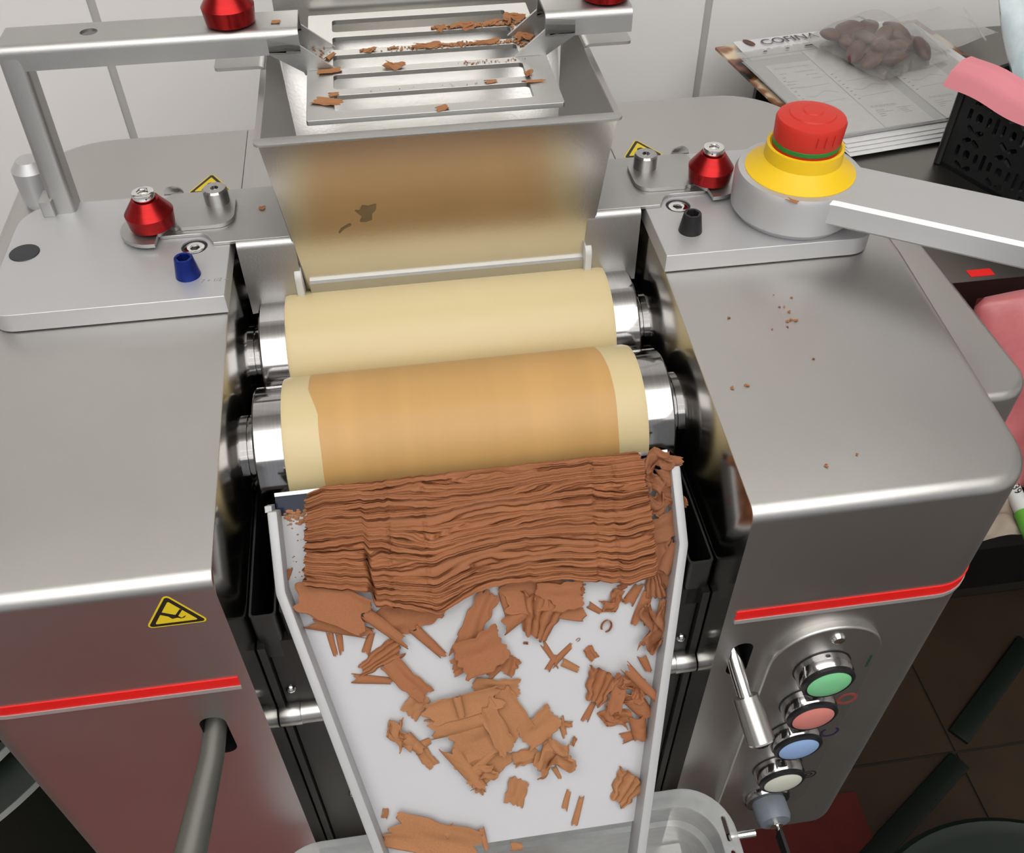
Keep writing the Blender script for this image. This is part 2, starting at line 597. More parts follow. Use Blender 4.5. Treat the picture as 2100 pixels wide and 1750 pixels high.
# ceiling lamps: long panels, real emitters
for k, (x, y, lx, ly, lab) in enumerate(((-10, -62, 210, 70, 'long white ceiling lamp nearest the mill'), (10, -140, 210, 70, 'middle long white ceiling lamp'), (-10, -218, 210, 70, 'long white ceiling lamp farthest from the mill'))):
    t = thing('ceiling_lamp', lab, 'lamp', (x, y, 124))
    make('lamp_spine', box(x - lx / 2 - 1, x + lx / 2 + 1, y - 4, y + 4, 129.2, 131, .3), M['lampcase'], t)
    make('diffuser', box(x - lx / 2, x + lx / 2, y - ly / 2, y + ly / 2, 125, 129.2, 1.2, 3), M['lamp'], t)
    for sx in (-1, 1): make('hanger', tube([(x + sx * 80, y, 131), (x + sx * 80, y, 150)], .5, 10), M['lampcase'], t)

tag(make('floor_mat', box(-120, -14, -135, -22, FLOOR, FLOOR + .8, .3), M['mat']), 'red mat added out of view for the reflection in the left housing front', 'mat')  # unseen mat, added to redden the reflection in the left housing front
tag(make('floor_mat', box(20, 62.5, -40, 11, FLOOR, FLOOR + .8, .3), M['mat_shaded']), 'red rubber mat on the floor beside the right housing', 'mat')

# ------------------------------------------------------------------ the three roll mill
mill = thing('three_roll_mill', 'grey steel three-roll mill with cream rollers refining chocolate', 'machine', (0, 2, -46.5))
YF = -18.34
ZR = -1.27
SL = math.tan(0.0952479)


def ztop(y):
    return ZR if y > 0.25 else ZR + (y - 0.25) * SL


def housing(sx):
    x0, x1 = 13.5, 29.4
    # outline in plan (counter-clockwise for sx=+1), rounded outside corners
    pl = rpoly([(x0, YF), (x1, YF), (x1, 23.2), (x0, 23.2)], [0, 2.9, 6.0, 0], 10)
    # insert the slope break on both long sides
    out = []
    n = len(pl)
    for i in range(n):
        a, b = pl[i], pl[(i + 1) % n]
        out.append(a)
        if (a[1] - .25) * (b[1] - .25) < 0:
            out.append((a[0] + (b[0] - a[0]) * (.25 - a[1]) / (b[1] - a[1]), .25))
    bm = bmesh.new()
    zb = -46.5
    lo = [bm.verts.new((sx * p[0], p[1], zb)) for p in out]
    hi = [bm.verts.new((sx * p[0], p[1], ztop(p[1]))) for p in out]
    N = len(out)
    for i in range(N):
        bm.faces.new((lo[i], lo[(i + 1) % N], hi[(i + 1) % N], hi[i]))
    bm.faces.new(lo[::-1])
    br = [i for i, p in enumerate(out) if abs(p[1] - .25) < 1e-6]
    i, j = br
    bm.faces.new([hi[k] for k in range(i, j + 1)])
    bm.faces.new([hi[k % N] for k in range(j, N + i + 1)])
    bmesh.ops.recalc_face_normals(bm, faces=bm.faces[:])

    def f(e):
        m = (e.verts[0].co + e.verts[1].co) / 2
        return m.z > -6 and abs(abs(m.x) - x0) > .01 and not (abs(e.verts[0].co.y - .25) < .01 and abs(e.verts[1].co.y - .25) < .01)
    bevel(bm, .7, 6, 40, f)
    # tiny break on the inside edges
    bevel(bm, .08, 2, 60, lambda e: abs(abs((e.verts[0].co + e.verts[1].co).x / 2) - x0) < .02 and e.verts[0].co.z + e.verts[1].co.z > -8)
    # mark the inner wall for its polished sheet
    o = make('side_housing', bm, M['steel'], mill, 30, mats=[M['steel'], M['steel_in']])
    for p in o.data.polygons:
        if p.normal.x * sx < -.95: p.material_index = 1
    return o


def stadium(cx_, cz_, w, h):
    return rpoly([(cx_ - w / 2, cz_ - h / 2), (cx_ + w / 2, cz_ - h / 2), (cx_ + w / 2, cz_ + h / 2), (cx_ - w / 2, cz_ + h / 2)], w / 2 * .98, 8)


hl = housing(-1)
tag(hl, 'left steel housing with warning sticker')
hr = housing(1)
tag(hr, 'right steel housing with control buttons')
bool_cut(hl, [(prism(stadium(-16.5, -18.15, 1.5, 4.4), 'y', YF - 2, YF + 4), M['black'])])  # both slot pockets get black walls in place of the shade inside
bool_cut(hr, [(prism(stadium(15.2, -17.4, 1.35, 3.6), 'y', YF - 2, YF + 4), M['black'])])


PY = YF - .55


def panel_y(z):
    return PY


cpo = rpoly([(16.95, -40.6), (24.25, -40.6), (24.25, -14.35), (16.95, -14.35)], [2.2, 2.2, 3.6, 3.6], 14)
cpb = prism(cpo, 'y', YF + .3, PY)
bevel(cpb, .16, 4, 60, lambda e: abs(e.verts[0].co.y - PY) < .01 and abs(e.verts[1].co.y - PY) < .01)
cpanel = make('control_panel', cpb, M['steel'], mill, 40)


# red stripes let into the fronts
for sx in (-1, 1):
    x0, x1 = 14.1, 26.9
    for nm, za, zb_, m, dy in (('red_stripe', -12.75, -11.95, 'redline', .05), ('stripe_edge', -13.08, -12.75, 'silverline', .1)):
        path = [(sx * x0, YF - dy / 2)] + [(sx * x, YF - dy / 2) for x in np.linspace(x0, 26.5, 4)[1:]]
        for a in np.linspace(0, 75, 9)[1:]:
            path.append((sx * (26.5 + (2.9 + dy / 2) * math.sin(math.radians(a))), YF + 2.9 - (2.9 + dy / 2) * math.cos(math.radians(a))))
        o = make(nm, prism(ribbon(path, dy + .04), 'z', za, zb_), M[m], hl if sx < 0 else hr)


def sticker(parent, A, B, C_, n, kind):
    """yellow warning triangle: rounded black border, yellow field, pictogram; A top, B left, C right"""
    A, B, C_, n = Vector(A), Vector(B), Vector(C_), Vector(n).normalized()
    ex = (C_ - B).normalized(); ey = (A - (B + C_) / 2); ey = (ey - ex * ey.dot(ex)).normalized()
    o = (A + B + C_) / 3
    if ex.cross(ey).dot(n) < 0: n = -n
    w = (C_ - B).length; h = (A - (B + C_) / 2).dot(ey)

    def tri(s, r): return rpoly([(-w / 2 * s, -h / 3 * s), (w / 2 * s, -h / 3 * s), (0, 2 * h / 3 * s)], r, 5)

    def lay(nm, poly, hgt, m, par):
        bm = prism(poly, 'z', hgt, hgt + .012)
        for v in bm.verts: v.co = o + ex * v.co.x + ey * v.co.y + n * v.co.z
        return make(nm, bm, m, par)
    st = lay('warning_sticker', tri(1.0, .22), .0, M['stick_y'], parent)
    lay('border', tri(.90, .14), .012, M['stick_k'], parent)
    lay('field', tri(.66, .06), .024, M['stick_y'], parent)
    g = w / 3.0 * 1.05
    if kind == 'cut':
        lay('pictogram', [(-.62 * g, .22 * g), (-.52 * g, .38 * g), (-.1 * g, .12 * g), (.12 * g, .0), (.3 * g, -.28 * g), (.1 * g, -.2 * g), (-.12 * g, -.24 * g), (-.25 * g, -.02 * g)], .036, M['stick_k'], parent)
        lay('pictogram', [(.05 * g, -.02 * g), (.16 * g, -.1 * g), (.46 * g, .36 * g), (.36 * g, .42 * g)], .036, M['stick_k'], parent)
        lay('pictogram', [(.2 * g, -.3 * g), (.5 * g, -.1 * g), (.42 * g, -.24 * g)], .036, M['stick_k'], parent)
    else:
        for k in range(4):
            lay('pictogram', [(-.2 * g + k * .12 * g, -.2 * g), (-.15 * g + k * .12 * g, -.2 * g), (-.13 * g + k * .12 * g, .12 * g), (-.18 * g + k * .12 * g, .12 * g)], .036, M['stick_k'], parent)
        lay('pictogram', [(-.25 * g, .12 * g), (.25 * g, .12 * g), (.2 * g, .3 * g), (.05 * g, .4 * g), (-.15 * g, .34 * g)], .036, M['stick_k'], parent)
        lay('pictogram', stadium(0, -.38 * g, 1.0 * g, .14 * g) if False else [(-.5 * g, -.42 * g), (.5 * g, -.42 * g), (.45 * g, -.3 * g), (-.45 * g, -.3 * g)], .036, M['stick_k'], parent)


sticker(hl, (-15.85, YF, -3.72), (-17.45, YF, -6.4), (-14.27, YF, -6.4), (0, -1, 0), 'cut')
sticker(hl, (-15.71, 16.6, ZR), (-17.3, 13.9, ZR), (-14.1, 13.9, ZR), (0, 0, 1), 'hot')
sticker(hr, (15.6, 16.75, ZR), (14.0, 14.05, ZR), (17.2, 14.05, ZR), (0, 0, 1), 'hot')

# between the housings: floor pan, dark front panels, black boxes, cross bar
make('rear_cover', box(-13.48, 13.48, 11.9, 22.9, -2.1, -1.35, .05), M['steel'], mill)
make('gear_pan', box(-13.4, 13.4, -15.0, 22, -46, -24, .1), M['darkpanel'], mill)
for sx in (-1, 1):
    make('front_panel', box(sx * 8 - 4.9 if sx > 0 else -12.9, 12.9 if sx > 0 else -3.1, -15.6, -15.0, -46, -13.2, .08), M['darkpanel'], mill)
    make('edge_panel', box(min(sx * 12.98, sx * 13.42), max(sx * 12.98, sx * 13.42), -16.0, -15.0, -46, -13.2, .05), M['darkpanel'], mill)
    b = prism(rpoly([(sx * 11.9, -15.6), (sx * 13.4, -15.6), (sx * 13.4, -6), (sx * 11.9, -6)][::sx], .25, 4), 'z', -14.8, -10.6,
              holes=[rpoly([(sx * 12.02, -15.45), (sx * 13.28, -15.45), (sx * 13.28, -6.2), (sx * 12.02, -6.2)][::sx], .2, 4)])
    make('drip_box', b, M['darkbox'], mill)
    b = prism(rpoly([(sx * 6.9, -15.4), (sx * 11.75, -15.4), (sx * 11.75, -10.4), (sx * 6.9, -10.4)][::sx], .25, 4), 'z', -14.8, -10.8,
              holes=[rpoly([(sx * 7.0, -15.25), (sx * 11.6, -15.25), (sx * 11.6, -10.6), (sx * 7.0, -10.6)][::sx], .2, 4)])
    make('drip_box', b, M['darkbox'], mill)
    for xx, zz in ((12.4, -18.6), (10.2, -18.9), (10.6, -34.5)):
        make('panel_screw', lathe([(.34, 0), (.34, .06), (.24, .2), (.1, .26), (0, .26)], (sx * xx, -15.6, zz), (0, -1, 0), 16), M['chrome'], mill)
cb = make('cross_bar', lathe([(.78, -13.4), (.78, 13.4)], (0, -15.9, -21.0), (1, 0, 0), 32), M['dull'], mill)
for sx in (-1, 1):
    make('bar_collar', lathe([(.80, 0), (.82, .05), (.82, 1.3), (.80, 1.35)], (sx * 12.1, -15.9, -21.0), (sx, 0, 0), 32), M['dull'], cb)
make('back_shield', box(-13.4, 13.4, 16.4, 16.9, -30, -2), M['darkpanel'], mill)
make('drip_floor', box(-13.4, 13.4, -14, 16, -23.9, -23.4), M['black'], mill)

# side cover on the right, a little lower than the housing
mc = rpoly([(29.45, -10.2), (34.6, -10.2), (34.6, 19), (29.45, 19)], [0, 2.4, 3, 0], 8)
b = prism(mc, 'z', -44, -5.0)
bevel(b, .5, 4, 60, lambda e: (e.verts[0].co.z + e.verts[1].co.z) / 2 > -5.1 and (e.verts[0].co.x + e.verts[1].co.x) / 2 > 29.5)
make('motor_cover', b, M['steel'], mill)

# bearing plates on top
for sx in (-1, 1):
    out = rpoly([(sx * 13.45, .0), (sx * 27.3, .0), (sx * 27.3, 11.9), (sx * 13.45, 11.9)][::sx], [0, 1.6, 2.4, 0][::sx], 8)
    if sx < 0:
        out = rpoly([(-27.3, .0), (-13.45, .0), (-13.45, 11.9), (-27.3, 11.9)], [1.6, 0, 0, 2.4], 8)
    holes = [circ(sx * 15.66, 5.45, .82, 28)]
    bm = prism(out, 'z', -1.2, 0, holes=holes)
    bevel(bm, .42, 1, 60, lambda e: min(e.verts[0].co.z, e.verts[1].co.z) > -.01 and abs(math.hypot((e.verts[0].co.x - sx * 15.66), e.verts[0].co.y - 5.45) - .82) > .05)
    pl = make('bearing_plate', bm, M['alu'], mill, 25)
    cs = make('countersunk_bolt', lathe([(.84, -.9), (.84, -.10), (.60, -.14), (.60, -.9)], (sx * 15.66, 5.45, 0), n=32, cap=False), M['black'], pl)
    cs2 = make('bolt_head', prism(circ(sx * 15.66, 5.45, .64, 32), 'z', -.7, -.05, .06, 2, holes=[circ(sx * 15.66, 5.45, .31, 6)]), M['chrome'], pl)
    make('bolt_socket', lathe([(.36, -.6), (.36, -.42), (0, -.42)], (sx * 15.66, 5.45, 0), n=6), M['black'], pl)
    # tab standing behind the plate
    make('tab', prism([(sx * 17.6 + .66 * math.cos(a), -.1 + .72 * math.sin(a)) for a in np.linspace(0, math.pi, 14)] + [(sx * 17.6 - .66, -1.2), (sx * 17.6 + .66, -1.2)], 'y', 11.95, 12.1), M['dull'], mill)
make('black_plug', lathe([(.92, -.1), (.92, .03), (.88, .06), (0, .06)], (-26.13, 6.35, 0), n=40), M['blackm'], mill)
# column knob behind the left plate
ck = make('column_knob', lathe([(1.15, 0), (1.15, .25), (1.25, .3), (1.25, 2.6), (.75, 3.2), (0, 3.2)], (-27.0, 14.6, ZR), n=40), M['alu'], mill)


def hexscrew(x, y, m):
    bm = prism(circ(x, y, .76, 30), 'z', 0, 1.3, holes=[circ(x, y, .50, 6)])
    for v in bm.verts:
        k = 1 - .26 * v.co.z / 1.3
        r = math.hypot(v.co.x - x, v.co.y - y)
        if r > .6: v.co.x = x + (v.co.x - x) * k; v.co.y = y + (v.co.y - y) * k
        else:
            v.co.x = x + (v.co.x - x) * .82; v.co.y = y + (v.co.y - y) * .82
    bevel(bm, .05, 2, 50, lambda e: e.verts[0].co.z > 1.25 and e.verts[1].co.z > 1.25)
    o = make('hex_screw', bm, m, mill)
    make('socket_floor', lathe([(.42, .3), (.42, .5), (0, .5)], (x, y, 0), n=6), M['black'], o)
    return o


tag(hexscrew(-15.75, 2.45, M['blueano']), 'blue hexagon socket adjusting screw')
tag(hexscrew(15.65, 2.5, M['black']), 'black hexagon socket adjusting screw')


def knob(x, y, z, s=1.0, lab=None):
    k = make('clamp_knob', lathe([(.9 * s, 0), (1.40 * s, .12 * s), (1.50 * s, 1.0 * s), (.82 * s, 1.95 * s), (0, 1.95 * s)], (x, y, z), n=48), M['redano'], mill, 22)
    bm = prism(circ(x, y, .70 * s, 28), 'z', z + 1.98 * s, z + 2.42 * s, .1 * s, 2, holes=[circ(x, y, .34 * s, 6)])
    bb = make('knob_bolt', bm, M['chrome'], k)
    make('bolt_socket', lathe([(.34 * s, 0), (.34 * s, .06), (0, .06)], (x, y, z + 2.0 * s), n=6), M['dull'], k)
    make('knob_neck', lathe([(.62 * s, -.3), (.62 * s, .05)], (x, y, z), n=24), M['black'], k)
    tag(k, lab)
    return k


for sx in (-1, 1):
    # bent support bracket: lies on the plate, its flap hangs over the roller gap
    out = rpoly([(sx * 9.4, 5.35), (sx * 14.45, 5.35), (sx * 15.0, 6.5), (sx * 18.0, 6.55), (sx * 18.0, 11.6), (sx * 9.4, 11.6)][::sx], [0, .1, .9, .2, .6, 0][::sx], 6)
    br = make('support_bracket', prism(out, 'z', .01, .24, .02, 1), M['blast'], mill)
    prof = ribbon(arcs([(5.9, .125), (5.05, .125), (5.05, -5.3)], .38, 6), .23)
    fl_ = prism(prof, 'x', sx * 9.45, sx * 13.05)
    for v in fl_.verts:      # stepped lower edge
        if v.co.z < -5 and abs(v.co.x) < 10: v.co.z = -4.85
    make('bracket_flap', fl_, M['blast'], br)
    make('seal_cheek', prism(rpoly([(4.55, -5.15), (7.4, -5.15), (7.4, -2.1), (4.55, -2.1)], [.2, .2, 1.2, .7], 6), 'x', sx * 9.38, sx * 9.85, .08, 2), M['seal'], mill)
    # clamp plate with its hook slot
    kx, ky = sx * 18.25, 7.35
    pts = [(sx * 13.4, 7.2), (sx * 13.4, 10.9), (sx * 18.4, 10.0)]
    outl = []
    for a in np.linspace(80, -20, 9): pass
    arc = [(kx + sx * -2.05 * math.cos(math.radians(a)) * -1, ky + 2.05 * math.sin(math.radians(a))) for a in np.linspace(80, -98, 16)]
    slot = [(kx - sx * .3, 5.75), (kx - sx * .35, 6.45), (kx - sx * .55, 6.6), (kx - sx * .9, 7.25), (kx - sx * 1.35, 6.95)]
    rest = rpoly([(sx * 16.7, 6.95), (sx * 13.25, 6.95), (sx * 13.25, 10.95), (sx * 16.0, 10.6)], [.2, 1.1, 1.0, .8], 6)
    poly = arc + slot[:1] + slot[1:] + rest
    if sx < 0: pass
    make('clamp_plate', prism(poly, 'z', .26, .52), M['blast'], mill)
    tag(knob(kx, ky, .62, 1.0), 'red clamp knob on the %s bearing plate' % ('left' if sx < 0 else 'right'))
    pin = make('locating_pin', lathe([(.80, 0), (.80, .88), (.70, 1.0), (.26, 1.0), (.20, .8), (0, .8)], (sx * 14.42, 9.75, .52), n=36), M['turned'], mill, 25)

# ------------------------------------------------------------------ rollers
RY = ((-5.2, -8.1), (3.53, -8.16), (12.26, -8.2))
RR = 4.36
for k, (ry, rz) in enumerate(RY):
    xl = 10.75
    r = make('roller', lathe([(RR - .35, -xl), (RR - .08, -xl + .06), (RR, -xl + .35), (RR, xl - .35), (RR - .08, xl - .06), (RR - .35, xl)], (0, ry, rz), (1, 0, 0), 96), M['cream'], mill)
    tag(r, ('cream front roller carrying a chocolate film', 'cream middle roller', 'cream rear roller under the hopper')[k])
    for sx in (-1, 1):
        make('collar', lathe([(RR - .42, xl - .02), (RR - .42, 12.35), (RR - .5, 12.45), (2.0, 12.45)], (0, ry, rz), (sx, 0, 0), 72), M['turned'], r)
        make('shaft', lathe([(2.35, 12.3), (2.35, 12.62), (2.2, 12.64), (2.2, 12.72), (2.35, 12.74), (2.35, 12.95), (2.2, 12.97), (2.2, 13.05), (2.35, 13.07), (2.35, 13.5)], (0, ry, rz), (sx, 0, 0), 48), M['turned'], r)
    if k == 0:
        # refined film: a thin shell on the roller with ragged side edges
        na, nx = 120, 14
        P = np.zeros((na + 1, nx, 3))
        for i in range(na + 1):
            a = math.radians(20 + 165 * i / na)
            dega = 20 + 165 * i / na
            e = max(0, (110 - dega) / 25.0)
            xl_ = -8.58 - .5 * min(1, e) + .012 * math.sin(i * .23)
            xr_ = 8.83 - .25 * min(1, max(0, (95 - dega) / 30)) + .02 * math.sin(i * .17 + 2)
            for j in range(nx):
                x = xl_ + (xr_ - xl_) * j / (nx - 1)
                P[i, j] = (x, ry + (RR + .012) * math.cos(a), rz + (RR + .012) * math.sin(a))
        V, F = sheet(P, .02)
        make('chocolate_film', bm_pydata(V, F), M['film'], r, 60)

# ------------------------------------------------------------------ hopper
hop = make('hopper', prism(ribbon(arcs([(4.25, 7.38), (5.45, -3.95), (5.9, -4.45)], .22, 4), .16), 'x', -10.3, 10.75), M['hop'], mill)
# taper the front wall towards its foot
me = hop.data
for v in me.vertices:
    zc = (v.co.z + hop.location.z + mill.location.z) / S + FLOOR
    f = 1 - .115 * max(0, min(1, (7.3 - zc) / 11.3))
    v.co.x *= f
tag(hop, 'tapered steel feed hopper')
make('foot_strip', box(-9.0, 9.5, 5.0, 5.3, -4.3, -3.35, .03, 1), M['blast'], hop)
bw = prism(ribbon(arcs([(11.9, -4.0), (17.9, -.6), (21.0, 6.0), (21.9, 15.5)], 3.0, 8), .16), 'x', -9.75, 10.1)
make('back_wall', bw, M['hop'], hop)
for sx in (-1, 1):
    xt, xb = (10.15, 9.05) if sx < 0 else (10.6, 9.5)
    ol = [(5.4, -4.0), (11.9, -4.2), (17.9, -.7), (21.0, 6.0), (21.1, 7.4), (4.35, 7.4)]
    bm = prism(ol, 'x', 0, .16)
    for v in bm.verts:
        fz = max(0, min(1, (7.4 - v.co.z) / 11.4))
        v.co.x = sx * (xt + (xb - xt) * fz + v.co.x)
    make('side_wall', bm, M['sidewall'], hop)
    # ear bent outwards under the arm
    bm = prism(ribbon(arcs([(sx * xt, 6.2), (sx * (xt + .12), 7.55), (sx * (xt + 3.2), 7.55)], .35, 5), .2), 'y', 13.6, 18.2)
    bevel(bm, .3, 3, 60, lambda e: abs(e.verts[0].co.x) > xt + 3 and abs(e.verts[1].co.x) > xt + 3 and abs(e.verts[0].co.z - e.verts[1].co.z) > .1)
    make('ear', bm, M['blast'], hop)
    make('wall_lip', prism(rpoly([(sx * (xt - .05), 4.3), (sx * (xt + .3), 4.3), (sx * (xt + .3), 13.4), (sx * (xt - .05), 13.4)][::sx], .08, 2), 'z', 7.34, 7.48), M['blast'], hop)
make('front_lip', prism(rpoly([(-10.5, 3.65), (10.95, 3.65), (10.95, 4.45), (-10.5, 4.45)], [.4, .4, .1, .1], 5), 'z', 7.3, 7.5, .05, 2), M['blast'], hop)

# dried chocolate smears on the hopper front
def hopper_y(z): return 4.25 - .10 + (7.38 - z) * 1.2 / 11.33


for pts in ([(-5.5, 2.2), (-5.1, 2.05), (-4.9, 2.45), (-4.5, 2.35), (-4.0, 2.5), (-4.1, 2.0), (-4.35, 1.75), (-4.4, 1.3), (-4.8, 1.15), (-5.2, 1.2), (-5.0, 1.6)], [(-5.8, 1.15), (-5.7, 1.0), (-6.2, .75), (-6.75, .25), (-6.4, .8)]):
    bm = prism(rpoly(pts, .08, 3), 'y', 0, .01)
    for v in bm.verts: v.co.y = hopper_y(v.co.z) - v.co.y
    make('smear', bm, M['smear'], hop)

# ------------------------------------------------------------------ safety grid with its arms
slots = []
for k in range(5):
    y0 = 5.98 + k * 2.79
    slots.append(rpoly([(-5.8, y0), (6.0, y0), (6.0, y0 + 2.0), (-5.8, y0 + 2.0)], .28, 5))
grid = make('safety_grid', prism(rpoly([(-7.42, 5.02), (7.68, 5.02), (7.68, 20.15), (-7.42, 20.15)], .12, 3), 'z', 7.72, 8.02, .03, 1, holes=slots), M['blast'], mill)
tag(grid, 'slotted steel safety grid over the hopper mouth')


def channel_arm(sx, x_in, x_out, y0, y1, zt, zb, post):
    """inverted U channel along x with triangular cheeks running down to the grid"""
    a = make('grid_arm', prism(ribbon(arcs([(y0, zb), (y0, zt), (y1, zt), (y1, zb)], .42, 6), .18), 'x', sx * x_in, sx * x_out), M['blast'], mill)
    for y in (y0, y1):
        pts = [(sx * (x_in + .02), zt - .25), (sx * (x_in - .02), zt - .95), (sx * (x_in - 1.95), 8.03), (sx * (x_in - .3), 8.03), (sx * (x_in - .3), 7.75), (sx * (x_in - .05), 7.75), (sx * (x_in + .02), 7.95), (sx * (x_in + 1.9), zb + .02), (sx * (x_in + 1.9), zt - .4)]
        make('cheek', prism(pts, 'y', y - .09, y + .09), M['blast'], a)
    return a


aL = channel_arm(-1, 7.6, 25.1, 11.65, 14.85, 10.55, 9.15, True)
aR = channel_arm(1, 7.6, 13.15, 11.65, 14.85, 10.55, 9.15, False)
tag(aL, 'long left arm of the safety grid'); tag(aR, 'short right arm of the safety grid')
bool_cut(aL, [(prism(circ(-20.0, 13.1, .52, 28), 'z', 10.2, 11), M['blast'])])
pbm = prism(ribbon(arcs([(-23.8, 12.6), (-23.8, 11.2), (-25.15, 11.2), (-25.15, 12.6)], .3, 4), .16), 'z', 0, 10.0)
for v in pbm.verts: v.co.y += -.55 + .1 * v.co.z
post = make('post', pbm, M['blast'], aL)
make('post_foot', prism(rpoly([(-25.75, 10.3), (-24.95, 10.3), (-24.95, 11.9), (-25.75, 11.9)], .1, 3), 'z', 0, 1.1, .05), M['blast'], aL)
knob(-11.6, 13.15, 10.65, 1.06, 'red clamp knob on the left grid arm')
knob(11.7, 13.35, 10.65, 1.06, 'red clamp knob on the right grid arm')

# ------------------------------------------------------------------ scraper tray
TH = math.radians(44.5)
Tt = Vector((0, -math.cos(TH), -math.sin(TH)))
Tn = Vector((0, -math.sin(TH), math.cos(TH)))
T0 = Vector((0, -12.8, -5.4))


def tray(x, s, h): return T0 + Vector((x, 0, 0)) + Tt * s + Tn * h


def on_tray(bm):
    for v in bm.verts: v.co = tray(v.co.x, v.co.y, v.co.z)
    return bm


def hw(s): return 11.5 if s < 4.2 else 11.5 - (s - 4.2) * .253


fo = [(-11.2, -.1), (11.2, -.1), (11.2, 4.2), (7.2, 19.9), (-7.2, 19.9), (-11.2, 4.2)]
tr = make('scraper_tray', on_tray(prism(fo, 'z', -1.75, -1.5)), M['tray'], mill, 30)
tag(tr, 'white sloping scraper tray')
for sx in (-1, 1):
    path = arcs([(sx * 11.22, -.25), (sx * 11.22, 4.2), (sx * (hw(23.0) - .28), 23.0)], 1.2, 6)
    bm = prism(ribbon(path, .55), 'z', -1.9, 0)
    bevel(bm, .12, 2, 50)
    make('side_rail', on_tray(bm), M['rail'], tr)
    make('end_tab', on_tray(box(sx * 11.45 - .18, sx * 11.45 + .18, -.55, -.2, -1.6, -.35, .1)), M['rail'], tr)
make('blade', on_tray(box(-11.2, 11.2, -1.0, .15, -1.62, -1.46)), M['blade'], tr)
make('blade_edge', on_tray(box(-11.2, 11.2, -1.16, -.96, -1.58, -1.38, .03)), M['dull'], tr)

# ------------------------------------------------------------------ emergency stop on its swing arm
EX, EY = 22.8, 3.85
es = make('emergency_stop', lathe([(3.55, 0.0), (3.95, .5), (4.02, 2.6), (3.85, 2.98), (3.5, 3.02), (0, 3.02)], (EX, EY, .01), n=72), M['alu'], mill)
tag(es, 'red and yellow emergency stop on a grey aluminium arm')
d = Vector((8.0, -5.15)).normalized(); nn = Vector((-d.y, d.x))
c0 = Vector((EX, EY)); wv = 2.12
lo_ = [c0 + d * 1.5 + nn * 2.2, c0 + d * 3.2 + nn * 2.0, c0 + d * 15 + nn * 1.9, c0 + d * 15 - nn * 3.0, c0 + d * 3.0 - nn * 3.0, c0 + d * 2.0 - nn * 3.1]
make('swing_arm', prism([tuple(p) for p in lo_], 'z', 1.25, 2.98, .22, 1), M['alu'], es)
make('yellow_cone', lathe([(3.45, 3.0), (3.45, 3.08), (2.55, 3.75), (2.42, 3.9), (2.38, 4.75), (2.2, 4.78), (2.0, 4.6), (0, 4.6)], (EX, EY, 0), n=72), M['yellow'], es)
make('green_ring', lathe([(2.06, 4.85), (2.08, 4.87), (2.08, 5.12), (2.06, 5.14)], (EX, EY, 0), n=72), M['greenp'], es)
eb = make('stop_button', lathe([(2.02, 4.5), (2.05, 4.6), (2.05, 5.14), (2.08, 5.2), (2.14, 6.35), (2.05, 6.55), (1.5, 6.75), (1.42, 6.74), (1.36, 6.82), (.7, 6.93), (.62, 6.91), (.56, 6.97), (0, 7.0)], (EX, EY, 0), n=72), M['redp'], es)
for a in (-98, -84, -68):
    ca, sa = math.cos(math.radians(a)), math.sin(math.radians(a))
    make('grip_notch', tube([(EX + 2.14 * ca, EY + 2.14 * sa, 5.55), (EX + 2.17 * ca, EY + 2.17 * sa, 6.25)], .055, 8), M['redp'], eb)

# ------------------------------------------------------------------ push buttons, marks and key switch
BX = 20.6
for z, m, lab in ((-18.7, 'lens_g', 'green start button'), (-23.1, 'lens_r', 'red stop button'), (-27.5, 'lens_b', 'blue reset button'), (-32.9, 'lens_w', 'white button')):
    y = panel_y(z)
    ax = (0, -1, 0)
    bt = make('push_button', lathe([(1.80, -.1), (1.80, .85), (1.70, 1.0), (1.2, 1.0)], (BX, y, z), ax, 48), M['turned'], mill)
    tag(bt, lab)
    make('gasket', lathe([(1.68, .96), (1.72, 1.02), (1.70, 1.2), (1.52, 1.32), (1.3, 1.28)], (BX, y, z), ax, 48), M['black'], bt)
    make('base_ring', lathe([(1.87, -.1), (1.87, .06), (1.8, .08)], (BX, y, z), ax, 48), M['black'], bt)
    make('lens', lathe([(1.48, 1.1), (1.48, 1.26), (1.2, 1.4), (.65, 1.48), (0, 1.5)], (BX, y, z), ax, 48), M[m], bt)
make('panel_screw', lathe([(.44, 0), (.44, .1), (.34, .24), (.15, .3), (0, .26)], (20.85, PY, -15.45), (0, -1, 0), 24), M['chrome'], mill)


def front_ring(nm, x, z, r0, r1, a0, a1, m):
    n = 30
    P_ = [(x + r1 * math.cos(math.radians(a0 + (a1 - a0) * k / n)), z + r1 * math.sin(math.radians(a0 + (a1 - a0) * k / n))) for k in range(n + 1)]
    Q_ = [(x + r0 * math.cos(math.radians(a0 + (a1 - a0) * k / n)), z + r0 * math.sin(math.radians(a0 + (a1 - a0) * k / n))) for k in range(n + 1)]
    bm = prism(P_ + Q_[::-1], 'y', 0, .012)
    for v in bm.verts: v.co.y = panel_y(v.co.z) - .004 - v.co.y
    return make(nm, bm, m, cpanel)


